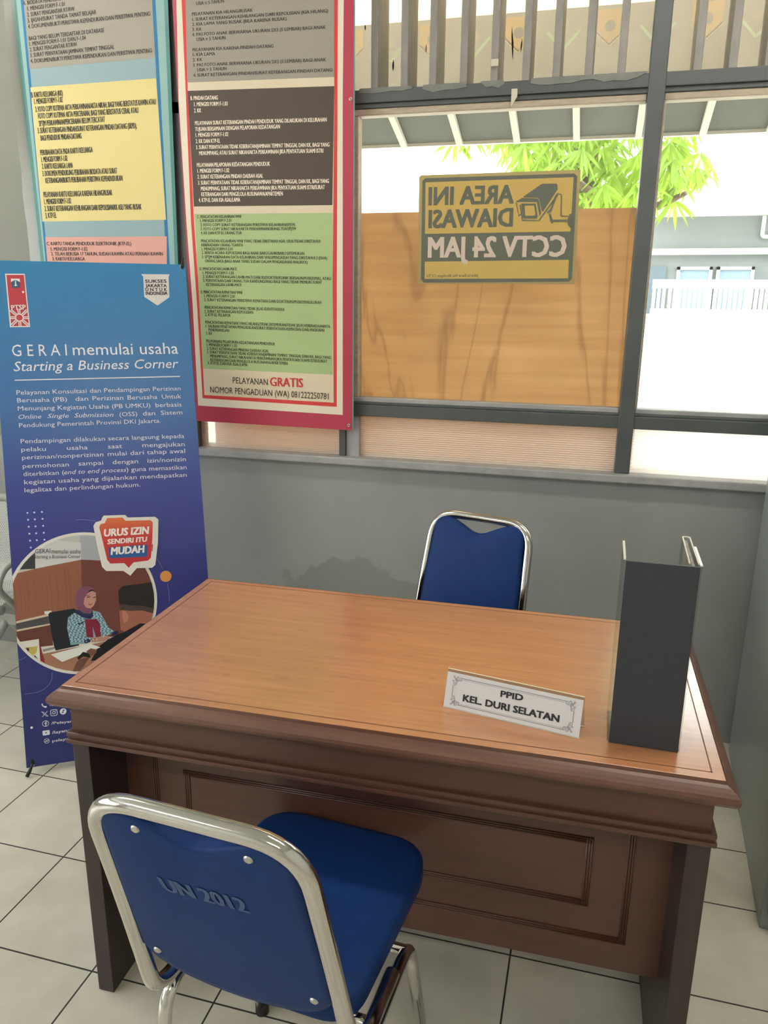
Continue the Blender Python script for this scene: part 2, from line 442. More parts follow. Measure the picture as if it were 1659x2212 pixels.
RED_GRATIS=[('GRATIS', 301.8, 134.3, 424.4, 133.8, 30.3)]
RED_ZONES=[('cream', [(15.4, 1377.9), (3.0, 1061.5), (7.5, 682.4), (14.2, 409.9), (14.9, 52.6), (569.3, 43.7), (571.4, 487.3), (573.9, 1032.9), (578.9, 1333.1)]), ('redline', [(33.2, 1376.4), (30.9, 1093.3), (25.0, 682.1), (31.7, 410.1), (34.4, 80.2), (547.8, 71.0), (550.7, 487.2), (556.6, 1033.8), (560.0, 1334.6)]), ('beige', [(47.4, 1375.3), (38.6, 1092.9), (36.8, 681.9), (42.5, 410.2), (42.3, 92.2), (536.9, 84.9), (536.2, 487.2), (546.2, 1034.3), (548.5, 1335.6)]), ('grey', [(47.4, 1375.3), (39.9, 1112.7), (546.7, 1100.6), (548.5, 1335.6)]), ('dark', [(38.3, 1088.0), (39.4, 732.0), (537.4, 726.4), (546.5, 1074.8)]), ('green', [(40.1, 707.8), (41.9, 187.3), (533.6, 180.9), (537.6, 702.5)])]
RED_SHEET=[(-0.7,1404.1),(4.7,-4.0),(608.6,-8.6),(614.6,1353.9)]
RED_EDGE=[(611.1,1354.2),(603.8,-7.3),(608.6,-8.6),(615.0,1353.9)]
RED_GROM=[(600.3,1035.4),(592.0,8.9)]
XB_HEAD=[('G E R A I', 47.9, 1297.9, 208.8, 1298.5, 36.1), ('memulai usaha', 226.9, 1299.1, 556.1, 1300.6, 37.2)]
XB_HEAD2=[('Starting a Business Corner', 48.7, 1250.4, 553.5, 1253.3, 30.2)]
XB_BODY=[('Pelayanan Konsultasi dan Pendampingan Perizinan', 51.8, 1176.0, 554.9, 1178.0, 13.8), ('Berusaha (PB)', 52.0, 1151.7, 198.6, 1151.5, 13.5), ('dan', 223.7, 1151.7, 262.5, 1151.8, 13.7), ('Perizinan', 275.8, 1151.8, 370.7, 1151.3, 13.8), ('Berusaha', 384.0, 1151.3, 478.1, 1151.3, 14.0), ('Untuk', 492.5, 1151.3, 555.0, 1151.3, 14.1), ('Menunjang Kegiatan Usaha (PB UMKU)', 52.1, 1125.7, 453.7, 1123.8, 13.7), ('berbasis', 470.4, 1123.8, 554.3, 1123.7, 14.2), ('(OSS)', 355.0, 1097.0, 410.4, 1097.2, 13.9), ('dan', 428.2, 1097.5, 467.3, 1097.4, 14.0), ('Sistem', 485.4, 1097.7, 554.6, 1097.5, 14.1), ('Pendukung Pemerintah Provinsi DKI Jakarta.', 52.2, 1072.4, 482.8, 1072.1, 13.7), ('Pendampingan dilakukan secara langsung kepada', 53.2, 1022.0, 554.8, 1018.2, 13.7), ('pelaku', 53.3, 996.4, 124.9, 995.0, 13.4), ('usaha', 187.4, 995.0, 250.0, 994.1, 13.7), ('saat', 312.0, 993.7, 355.7, 993.4, 13.9), ('mengajukan', 419.2, 993.0, 554.9, 990.6, 14.1), ('perizinan/nonperizinan', 53.8, 970.7, 296.1, 969.4, 13.5), ('mulai dari tahap awal', 309.5, 969.5, 554.5, 968.2, 14.0), ('permohonan', 53.8, 943.5, 189.5, 942.0, 13.5), ('sampai', 218.5, 942.9, 293.8, 942.3, 13.7), ('dengan', 322.6, 942.0, 402.2, 941.2, 13.9), ('izin/nonizin', 431.8, 941.4, 555.1, 940.2, 14.1), ('diterbitkan (', 53.9, 918.3, 173.6, 917.2, 13.4), (') guna memastikan', 363.4, 915.4, 555.2, 913.4, 14.1), ('kegiatan usaha yang dijalankan mendapatkan', 54.7, 892.2, 553.9, 888.1, 13.8), ('legalitas dan perlindungan hukum.', 54.1, 867.0, 403.3, 864.1, 13.6)]
XB_BODY_IT=[('Online', 52.1, 1099.3, 118.8, 1099.0, 13.4), ('Single', 136.6, 1099.2, 200.3, 1098.2, 13.5), ('Submission', 216.9, 1098.4, 336.3, 1097.2, 13.8), ('end to end process', 173.6, 917.2, 363.4, 915.4, 13.7)]
XB_RULE=[(49.3,1220.4),(555.5,1222.7),(555.8,1226.2),(49.5,1223.6)]
XB_CARD=[(44.6,1558.5),(101.5,1559.6),(105.7,1390.3),(47.1,1389.5)]
XB_CARD_RED=[(48.0,1554.5),(98.6,1555.5),(102.2,1394.0),(51.1,1392.8)]
XB_CARD_LOW=[(49.2,1441.0),(101.4,1443.4),(102.5,1393.6),(50.3,1392.8)]
XB_EMBLEM=[(61.2,1541.8),(84.4,1543.4),(85.5,1516.5),(61.2,1515.0)]
XB_KNOB=[93.0,1501.2]
XB_STAR=[76.7,1419.6]
XB_PTSP=[('PTSP', 56.0, 1443.9, 97.5, 1445.8, 14.7)]
XB_SHIELD=[(455.5,1565.3),(546.7,1566.2),(542.3,1557.6),(540.4,1489.7),(500.4,1461.5),(459.9,1490.1),(461.0,1557.3)]
XB_SHIELD_TEXT=[('SUKSES', 466.9, 1536.6, 534.7, 1538.1, 10.2), ('JAKARTA', 467.1, 1522.1, 534.5, 1523.1, 10.3), ('U N T U K', 465.7, 1508.9, 534.4, 1510.2, 10.2), ('INDONESIA', 466.1, 1496.6, 534.8, 1498.2, 10.3)]
XB_DOTS=[[57.6,801.8],[58.0,779.8],[58.4,757.7],[58.7,735.6],[59.1,713.6],[59.5,691.5],[77.3,801.7],[77.6,779.6],[78.0,757.4],[78.4,735.3],[78.8,713.2],[99.7,801.7],[100.1,779.6],[100.5,757.4],[100.8,735.2],[101.2,713.0]]
XB_ORANGE=[463.1,561.9]
XB_PHOTO_C=[[201.3,500.0],[426.6,474.1],[185.5,272.1],[232.9,728.4]]
XB_LINES=[[(198.5,769.2),(227.7,767.5),(258.8,761.0)],[(437.3,624.7),(447.2,607.0),(454.1,587.8)],[(466.3,537.0),(469.0,510.8),(468.4,478.4)],[(95.0,290.3),(91.5,267.1),(77.6,248.3),(51.9,234.1),(10.3,232.5)],[(-30.2,348.8),(2.8,341.8),(22.0,348.4)]]
XB_BUBBLE_W=[(283.7,776.9),(349.7,774.3),(357.2,765.2),(442.8,761.6),(452.9,751.8),(445.8,674.8),(432.4,602.7),(421.5,594.2),(373.8,597.3),(351.9,574.6),(330.9,592.3),(279.1,596.7),(267.0,611.4),(257.0,677.7),(249.8,745.7),(257.7,756.9),(274.7,761.5),(278.6,771.0)]
XB_BUBBLE_R=[(293.1,767.8),(341.1,766.4),(349.6,755.1),(427.7,751.5),(434.5,743.7),(429.0,689.1),(419.7,627.5),(410.1,619.3),(365.1,617.4),(348.5,600.9),(335.9,617.4),(292.7,620.0),(284.1,633.1),(275.6,688.8),(267.3,740.1),(271.9,749.1),(285.2,752.3)]
XB_BUBBLE_B=[(294.4,672.8),(409.7,671.3),(413.1,666.7),(407.9,635.0),(404.5,632.3),(293.9,636.9),(290.6,641.0),(291.4,669.7)]
XB_BUBBLE_T=[('URUS IZIN', 281.4, 709.0, 420.4, 707.4, 23.0), ('SENDIRI ITU', 289.2, 683.4, 412.5, 682.2, 15.3), ('MUDAH', 297.5, 648.4, 401.8, 647.1, 22.9)]
XB_EXCL=[(426.1,670.8),(429.8,670.5),(426.6,648.4),(424.1,648.6)]
XB_PHOTO=[('#b9b9b4', [(8.1, 747.6), (453.9, 712.9), (444.1, 575.8), (202.9, 636.1), (-1.9, 601.1)]), ('#a3a7ad', [(206.5, 732.2), (453.9, 712.9), (446.6, 610.1), (254.0, 634.9), (205.1, 639.2)]), ('#393c40', [(3.7, 682.5), (26.5, 688.7), (73.7, 705.4), (68.8, 623.3), (-0.2, 625.5)]), ('#c8c8c6', [(74.1, 721.8), (208.9, 694.3), (205.2, 640.1), (68.1, 624.2)]), ('#8d5a45', [(-1.2, 611.3), (68.1, 623.3), (205.2, 640.1), (199.4, 472.9), (193.1, 381.4), (-12.0, 397.7)]), ('#6b3c33', [(205.2, 640.1), (259.8, 633.1), (445.4, 592.9), (430.5, 383.3), (193.1, 381.4)]), ('#c9b9a2', [(1.8, 463.6), (99.1, 477.2), (98.6, 470.2), (1.3, 456.7)]), ('#4a4a4a', [(1.3, 456.7), (98.6, 470.2), (100.8, 446.3), (1.9, 437.0)]), ('#c9b9a2', [(1.9, 437.0), (101.6, 446.2), (101.2, 441.3), (1.5, 431.3)]), ('#63392e', [(1.5, 431.3), (101.2, 441.3), (103.6, 375.5), (1.4, 375.6)]), ('#8c8c88', [(72.5, 366.8), (109.0, 370.7), (110.5, 364.3), (73.8, 358.4)]), ('#d9d8d2', [(85.2, 486.1), (106.2, 485.9), (106.3, 476.4), (85.7, 477.0)]), ('#a2755d', [(71.5, 352.5), (271.3, 370.0), (430.5, 383.3), (418.8, 216.7), (65.4, 264.4)]), ('#1d2126', [(96.0, 475.8), (101.3, 481.1), (173.0, 485.8), (180.3, 479.2), (180.3, 366.2), (110.1, 358.1), (105.5, 375.2)]), ('#2b3a5a', [(178.5, 481.5), (230.9, 473.7), (237.3, 452.0), (216.9, 441.6), (183.0, 462.1)]), ('#7fa3ae', [(172.1, 472.5), (153.7, 459.1), (148.3, 426.3), (155.3, 370.0), (200.1, 370.1), (216.1, 374.5), (240.2, 380.0), (276.7, 390.5), (289.3, 399.6), (274.2, 411.9), (260.5, 443.1), (250.1, 465.3), (229.0, 473.9), (217.3, 447.9), (198.1, 454.2), (183.3, 466.3)]), ('#262a50', [(178.4, 480.2), (174.0, 472.3), (203.8, 451.5), (221.1, 446.2), (230.5, 456.9), (227.8, 474.1), (218.2, 460.4), (198.8, 464.6)]), ('#262a50', [(192.9, 379.3), (213.0, 385.3), (216.9, 373.5), (200.1, 370.1)]), ('#262a50', [(281.1, 396.3), (299.4, 400.6), (302.6, 389.6), (284.3, 385.4)]), ('#262a50', [(181.3, 437.2), (203.2, 442.3), (205.6, 437.8), (182.9, 432.0)]), ('#7d1f36', [(203.7, 449.4), (221.1, 445.4), (238.8, 445.5), (247.6, 429.7), (248.6, 387.4), (232.7, 385.9), (225.3, 421.7), (224.8, 386.0), (204.7, 390.5)]), ('#7b4a62', [(217.6, 554.1), (197.0, 550.7), (184.2, 535.3), (178.8, 512.8), (181.0, 489.6), (199.1, 468.8), (222.4, 464.1), (229.1, 476.0), (219.8, 483.3), (238.5, 498.2), (243.3, 527.2), (237.8, 544.6)]), ('#2a2326', [(215.9, 529.1), (223.7, 539.7), (234.8, 541.5), (242.0, 530.7), (233.3, 535.8), (223.2, 532.6)]), ('#bb8c7b', [(215.9, 529.1), (223.3, 534.2), (233.3, 536.6), (241.9, 529.4), (241.5, 506.3), (234.0, 489.4), (223.5, 480.4), (210.0, 484.4), (203.1, 497.7), (206.2, 514.1)]), ('#3b2623', [(213.6, 518.4), (222.3, 520.0), (226.1, 517.1), (214.9, 515.8)]), ('#3b2623', [(233.0, 515.6), (239.9, 517.0), (240.9, 514.8), (233.7, 513.0)]), ('#9c3f42', [(215.2, 497.3), (224.5, 494.2), (230.9, 496.4), (225.4, 490.7), (219.6, 492.2)]), ('#3b2623', [(212.4, 524.0), (222.7, 525.1), (222.6, 523.4), (213.0, 521.8)]), ('#b78a78', [(215.7, 385.0), (244.6, 385.8), (256.7, 388.6), (276.3, 384.2), (270.9, 375.5), (255.3, 369.8), (217.9, 371.3)]), ('#23201f', [(311.2, 528.8), (323.4, 542.4), (347.8, 544.3), (376.2, 544.5), (409.1, 546.9), (445.8, 541.1), (438.3, 434.1), (409.9, 441.5), (382.3, 457.4), (346.0, 461.3), (317.9, 464.3), (310.9, 490.6)]), ('#4b3a34', [(313.4, 486.1), (343.1, 477.8), (383.4, 472.3), (439.5, 451.2), (438.0, 429.8), (381.4, 444.6), (349.5, 453.3), (313.6, 460.5)]), ('#9b6350', [(309.9, 464.4), (326.0, 464.3), (345.8, 459.2), (378.3, 457.8), (410.2, 445.8), (433.9, 430.3), (432.0, 404.6), (371.2, 415.8), (321.0, 393.8), (309.5, 401.5), (309.6, 431.3)]), ('#b77a62', [(317.9, 464.3), (330.4, 458.7), (336.8, 445.3), (333.6, 428.6), (321.0, 421.5), (318.4, 443.0)]), ('#16171a', [(267.6, 374.6), (296.4, 386.1), (321.0, 393.8), (371.2, 415.8), (432.0, 404.6), (425.4, 310.6), (211.8, 311.9), (238.4, 354.9)]), ('#dedfd9', [(94.8, 347.5), (215.6, 366.9), (244.2, 352.1), (190.0, 337.8), (126.7, 319.8)]), ('#6d4a40', [(155.3, 285.7), (168.8, 313.2), (181.1, 322.1), (208.8, 324.9), (187.0, 294.1), (170.4, 279.6)]), ('#1e1c1c', [(172.5, 327.4), (190.5, 344.0), (209.6, 337.4), (212.5, 322.4), (189.5, 329.4), (175.1, 319.9)]), ('#7a5145', [(200.3, 344.9), (214.6, 352.8), (230.0, 347.5), (231.3, 336.8), (214.8, 326.3)]), ('#d9d8cf', [(2.9, 397.9), (63.4, 401.0), (75.0, 321.0), (65.2, 316.1), (4.5, 367.0)]), ('#b9ad5d', [(11.0, 378.5), (58.1, 378.9), (55.0, 360.7), (36.8, 344.5), (22.9, 360.6)]), ('#37342f', [(25.8, 376.7), (33.3, 375.8), (32.6, 365.6), (25.1, 366.5)]), ('#37342f', [(38.7, 344.2), (48.6, 351.2), (58.8, 333.4), (51.1, 332.4)]), ('#8b2630', [(63.3, 400.2), (76.1, 320.1), (70.7, 313.3), (62.9, 326.7)])]
XB_PHOTO_TEXT=[('GERAI', 71.4, 671.7, 115.5, 670.0, 13.5), ('memulai usaha', 119.1, 667.6, 205.4, 660.2, 13.7), ('Starting a Business Corner', 68.8, 656.3, 204.4, 645.6, 10.7)]
XB_BATIK=[[168.7,469.1],[174.9,468.1],[180.2,466.2],[230.8,460.3],[236.4,461.8],[240.1,458.8],[246.8,458.1],[250.5,459.8],[161.3,462.4],[165.9,461.9],[171.4,462.2],[176.7,461.2],[182.1,459.7],[187.1,458.8],[193.3,457.2],[232.7,454.2],[236.2,452.9],[244.1,452.5],[248.4,452.4],[253.9,451.8],[158.4,454.4],[163.6,456.3],[169.4,455.7],[173.4,452.7],[178.9,452.6],[185.9,452.2],[191.7,452.4],[196.0,451.5],[201.7,449.6],[239.8,447.5],[245.6,446.0],[251.8,444.5],[255.1,445.4],[154.1,448.2],[160.0,450.1],[164.6,449.1],[171.5,447.5],[177.8,447.7],[181.9,445.1],[187.0,445.4],[191.6,445.3],[197.9,445.4],[248.2,438.1],[252.2,438.9],[257.3,438.4],[158.3,441.9],[161.8,441.5],[166.8,441.4],[173.7,440.2],[178.8,439.6],[183.0,438.3],[189.2,438.8],[196.2,438.1],[200.6,438.4],[243.1,433.6],[249.8,432.9],[254.9,431.5],[260.5,431.7],[155.1,434.8],[160.2,435.8],[164.1,435.8],[171.5,435.4],[176.7,433.1],[181.7,432.1],[186.4,432.0],[192.2,430.5],[197.0,431.7],[202.0,430.7],[246.9,425.6],[251.2,423.9],[258.3,423.1],[264.2,422.4],[267.8,423.2],[155.8,428.8],[160.4,427.9],[165.8,427.3],[171.2,426.2],[177.5,427.6],[182.6,427.4],[188.8,426.7],[194.5,424.8],[200.0,425.0],[249.3,419.8],[253.5,416.8],[261.1,418.1],[265.4,417.6],[272.0,414.7],[152.8,424.2],[158.6,423.1],[165.1,422.3],[168.8,419.8],[174.0,421.7],[181.4,420.9],[186.2,418.2],[189.8,419.5],[197.2,418.2],[201.9,418.5],[250.3,411.3],[255.9,411.9],[261.8,410.8],[266.5,409.4],[272.5,410.0],[155.3,414.7],[160.8,416.6],[165.0,415.2],[170.3,413.8],[176.3,414.8],[182.0,413.7],[187.4,413.1],[194.0,411.1],[199.4,410.9],[248.3,404.8],[253.1,405.9],[258.5,403.2],[264.0,402.1],[270.4,403.1],[276.8,403.2],[281.5,401.8],[153.4,410.3],[156.4,408.7],[163.0,409.2],[167.2,407.1],[173.1,408.5],[178.8,406.1],[184.5,405.0],[189.0,406.6],[195.5,405.4],[201.7,403.9],[254.8,396.8],[261.2,396.1],[266.8,397.1],[271.8,395.3],[278.7,395.8],[154.4,402.7],[159.0,402.2],[166.0,402.2],[171.0,400.3],[177.2,399.6],[180.2,398.8],[187.7,399.6],[191.1,398.0],[198.8,396.2],[252.9,392.0],[256.8,390.7],[263.5,389.5],[267.9,390.7],[156.2,394.6],[160.9,394.8],[166.3,394.2],[172.8,393.0],[179.4,392.2],[184.9,393.3],[189.9,392.3],[195.2,390.0],[201.1,390.1],[255.6,384.9],[152.8,390.8],[159.3,388.4],[165.5,388.9],[169.2,386.3],[174.0,388.3],[179.3,385.6],[187.2,386.3],[192.1,384.0],[197.9,382.9],[201.8,383.3],[206.4,381.9],[213.2,383.2],[217.4,381.4],[224.4,379.8],[228.8,381.4],[234.2,379.0],[155.1,383.8],[160.0,382.8],[166.5,380.8],[170.7,380.3],[176.9,379.1],[183.5,379.2],[188.9,377.7],[194.8,378.3],[197.9,377.5],[203.3,376.8],[210.4,377.2],[216.6,375.7]]
XB_CONTACT=[('1500164', 81.3, 184.3, 132.8, 178.7, 8.1), ('/PelayananJakarta', 81.2, 125.7, 215.4, 120.2, 8.2), ('/layananjakarta', 81.4, 95.3, 199.6, 96.9, 9.0), ('pelayanan.jakarta', 80.2, 69.4, 211.9, 69.9, 8.1)]
XB_ICONS=[[64.3,189.1],[64.4,161.7],[91.2,162.3],[118.5,162.1],[64.4,131.2],[64.2,102.0],[64.2,76.0],[23.3,124.7],[143.9,159.7]]
XB_GROM=[[18.6,7.8],[587.4,1595.0]]
XB_TOPHOOK=[(588.9,1597.2),(601.2,1640.7)]
SG_TEXT=[('AREA INI', 248.7, 237.5, -19.5, 237.3, 51.9), ('DIAWASI', 249.5, 169.1, -17.7, 167.7, 52.7)]
SG_CCTV=[('CCTV 24 JAM', 419.9, 78.4, -17.3, 77.0, 60.4)]
SG_SMALL=[('Jakarta Barat No Blindspot CCTV', 149.6, 16.6, -23.2, 13.5, 8.7)]
SG_PLATE=[(-47.3,327.1),(448.7,328.6),(455.7,-6.1),(-51.1,-6.4),(-54.5,321.7)]
SG_DARK=[(-34.3,317.8),(430.6,318.1),(440.2,310.0),(445.9,10.7),(437.3,1.6),(-30.4,-2.8),(-41.2,7.1),(-43.3,309.8)]
SG_Y1=[(-32.9,305.5),(429.7,307.7),(431.5,151.3),(-31.0,149.4)]
SG_Y2=[(-29.3,63.1),(432.3,67.4),(433.9,11.7),(-28.7,8.9)]
SG_CAM=[('d', [(280.7, 255.7), (335.0, 291.5), (379.0, 291.0), (382.6, 287.1), (384.2, 274.2), (343.5, 210.5), (339.9, 212.2), (329.2, 248.1), (323.8, 251.5), (280.8, 253.1)]), ('d', [(258.9, 242.5), (277.4, 251.9), (322.2, 249.9), (328.6, 245.5), (338.5, 207.3), (334.1, 195.9), (322.9, 238.5), (278.1, 240.1), (260.8, 239.2)]), ('d', [(274.9, 235.6), (319.7, 234.7), (328.2, 196.0), (325.8, 190.5), (286.0, 190.8), (281.3, 195.1)]), ('y', [(286.3, 228.8), (314.9, 228.9), (321.0, 202.7), (318.4, 199.4), (291.5, 199.2), (288.8, 203.2)]), ('d', [(273.3, 233.0), (282.7, 188.5), (331.3, 186.1), (382.8, 259.8), (386.4, 256.5), (334.9, 183.4), (280.5, 184.3), (269.9, 231.5)]), ('d', [(257.3, 239.2), (260.8, 239.2), (269.8, 201.9), (275.8, 206.7), (277.3, 203.4), (269.4, 197.0)]), ('d', [(365.2, 218.2), (376.4, 253.5), (384.1, 264.6), (384.7, 256.6), (369.0, 211.6), (360.0, 203.6), (355.6, 208.6)]), ('d', [(362.0, 203.6), (367.8, 203.5), (376.0, 182.2), (376.5, 175.6), (371.3, 175.7), (366.7, 183.9)]), ('d', [(370.6, 186.5), (418.2, 186.4), (418.7, 179.2), (371.1, 179.9)]), ('d', [(383.2, 263.0), (395.5, 261.1), (398.2, 256.3), (401.2, 198.1), (420.8, 197.1), (421.0, 194.5), (400.0, 194.8), (397.8, 198.1), (394.8, 256.3), (393.6, 258.6), (383.5, 259.8)]), ('d', [(432.1, 204.0), (423.9, 200.9), (420.2, 186.4), (422.6, 171.7), (430.1, 161.8), (433.5, 161.7)])]
NP_TEXT=[('PPID', 104.3, 41.4, 144.4, 42.5, 10.6), ('KEL. DURI SELATAN', 36.3, 18.6, 211.4, 19.9, 11.6)]
NP_PAPER=[(-0.3,66.1),(249.3,66.3),(248.8,2.2),(-1.5,1.1)]
NP_CORN=[(17.8,55.4),(230.5,53.5),(228.8,17.1),(14.9,17.5)]
# ---------------------------------------------------------------- materials
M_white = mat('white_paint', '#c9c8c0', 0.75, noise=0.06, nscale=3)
M_grey = mat('grey_wall_paint', '#8e908d', 0.42, noise=0.10, nscale=2.5, bump=0.08, bscale=25)
def damp_stain(m):
    """a damp, ragged-topped stain low on the window wall"""
    nt = m.node_tree
    bs = nt.nodes['Principled BSDF']
    src = bs.inputs['Base Color'].links[0].from_socket
    tc = nt.nodes.new('ShaderNodeTexCoord')
    mp = nt.nodes.new('ShaderNodeMapping')
    mp.inputs['Location'].default_value = (-0.20 * 2.6, 0, -0.33 * 4.6)
    mp.inputs['Scale'].default_value = (2.6, 0, 4.6)
    nt.links.new(tc.outputs['Object'], mp.inputs[0])
    ln = nt.nodes.new('ShaderNodeVectorMath'); ln.operation = 'LENGTH'
    nt.links.new(mp.outputs[0], ln.inputs[0])
    nz = nt.nodes.new('ShaderNodeTexNoise')
    nz.inputs['Scale'].default_value = 11
    nz.inputs['Detail'].default_value = 5
    nt.links.new(tc.outputs['Object'], nz.inputs[0])
    ad = nt.nodes.new('ShaderNodeMath'); ad.operation = 'MULTIPLY_ADD'
    nt.links.new(nz.outputs[0], ad.inputs[0]); ad.inputs[1].default_value = 0.9
    nt.links.new(ln.outputs['Value'], ad.inputs[2])
    rp = nt.nodes.new('ShaderNodeValToRGB')
    rp.color_ramp.elements[0].position = 0.0; rp.color_ramp.elements[0].color = (.8, .8, .8, 1)
    rp.color_ramp.elements[1].position = 1.0; rp.color_ramp.elements[1].color = (0, 0, 0, 1)
    hf = nt.nodes.new('ShaderNodeMapRange')
    hf.inputs['From Min'].default_value = 1.30; hf.inputs['From Max'].default_value = 1.36
    nt.links.new(ad.outputs[0], hf.inputs[0])
    nt.links.new(hf.outputs[0], rp.inputs[0])
    mx = nt.nodes.new('ShaderNodeMix'); mx.data_type = 'RGBA'
    nt.links.new(rp.outputs[0], mx.inputs[0])
    nt.links.new(src, mx.inputs[6])
    mx.inputs[7].default_value = lin('#7c7d79')
    nt.links.new(mx.outputs[2], bs.inputs['Base Color'])
damp_stain(M_grey)
M_frame = mat('dark_grey_frame_paint', '#4c504f', 0.45, noise=0.15, nscale=9)
M_bead = mat('raw_wood_bead', '#a89a85', 0.6, noise=0.25, nscale=14, stretch=(1, 6, 6))
M_sill = mat('sill_paint', '#9b9b98', 0.5, noise=0.2, nscale=11)
M_glass = glassy('window_glass', '#f4f6f4', 1, '#d8d8cc', 0.02, dscale=5, gloss=0.012)
M_vent = glassy('dusty_vent_pane', '#e9e2d4', 1, '#bfbfbb', 0.25, rough=0.2, dscale=3, gloss=0.01)
M_black = mat('black_plastic', '#1a1b1d', 0.5)
M_chrome = mat('chrome', '#d2d0cb', 0.10, metal=1.0)
M_blue = mat('blue_vinyl', '#0e2f64', 0.55, spec=0.18, noise=0.12, nscale=40, bump=0.12, bscale=500)
M_steel = mat('painted_steel', '#858b87', 0.32, noise=0.06, nscale=4)
M_perf_frame = mat('grey_enamel', '#a9aca4', 0.4, noise=0.1, nscale=20)

def floor_material():
    m = bpy.data.materials.new('cream_floor_tiles')
    m.use_nodes = True
    nt = m.node_tree
    b = nt.nodes['Principled BSDF']
    tc = nt.nodes.new('ShaderNodeTexCoord')
    sp = nt.nodes.new('ShaderNodeSeparateXYZ')
    nt.links.new(tc.outputs['Object'], sp.inputs[0])
    def mth(op, a, b_=None, c=None):
        n = nt.nodes.new('ShaderNodeMath')
        n.operation = op
        for i, v in enumerate((a, b_, c)):
            if v is None: continue
            if isinstance(v, (int, float)): n.inputs[i].default_value = v
            else: nt.links.new(v, n.inputs[i])
        return n.outputs[0]
    # the far rows by the window are cut narrower
    step = mth('GREATER_THAN', sp.outputs[1], 0.545)
    y2 = mth('ADD', sp.outputs[1], mth('MULTIPLY', step, 0.075))
    def grid(v, off):
        t = mth('DIVIDE', mth('SUBTRACT', v, off), 0.3)
        fr = mth('SUBTRACT', t, mth('FLOOR', t))
        d = mth('MINIMUM', fr, mth('SUBTRACT', 1.0, fr))
        return d, mth('FLOOR', t)
    dx, ix = grid(sp.outputs[0], 0.0055)
    dy, iy = grid(y2, -0.0662)
    d = mth('MINIMUM', dx, dy)
    gm = mth('LESS_THAN', d, 0.0068)
    nz = nt.nodes.new('ShaderNodeTexNoise')
    nz.inputs['Scale'].default_value = 9
    nz.inputs['Detail'].default_value = 8
    nt.links.new(tc.outputs['Object'], nz.inputs[0])
    wn = nt.nodes.new('ShaderNodeTexWhiteNoise')
    cb = nt.nodes.new('ShaderNodeCombineXYZ')
    nt.links.new(ix, cb.inputs[0]); nt.links.new(iy, cb.inputs[1])
    nt.links.new(cb.outputs[0], wn.inputs[0])
    r = nt.nodes.new('ShaderNodeValToRGB')
    r.color_ramp.elements[0].position = 0.25
    r.color_ramp.elements[1].position = 0.75
    r.color_ramp.elements[0].color = lin('#beb9a9')
    r.color_ramp.elements[1].color = lin('#d5d1c3')
    s = mth('ADD', mth('MULTIPLY', nz.outputs[0], 0.85), mth('MULTIPLY', wn.outputs[0], 0.15))
    nt.links.new(s, r.inputs[0])
    mx = nt.nodes.new('ShaderNodeMix')
    mx.data_type = 'RGBA'
    nt.links.new(gm, mx.inputs[0])
    nt.links.new(r.outputs[0], mx.inputs[6])
    mx.inputs[7].default_value = lin('#2c2924')
    nt.links.new(mx.outputs[2], b.inputs['Base Color'])
    rr = mth('ADD', mth('MULTIPLY', gm, 0.5), 0.22)
    nt.links.new(rr, b.inputs['Roughness'])
    bp = nt.nodes.new('ShaderNodeBump')
    bp.inputs['Strength'].default_value = 0.25
    bp.inputs['Distance'].default_value = 0.002
    hh = mth('ADD', mth('MULTIPLY', gm, -1.0), mth('MULTIPLY', nz.outputs[0], 0.25))
    nt.links.new(hh, bp.inputs['Height'])
    nt.links.new(bp.outputs[0], b.inputs['Normal'])
    return m

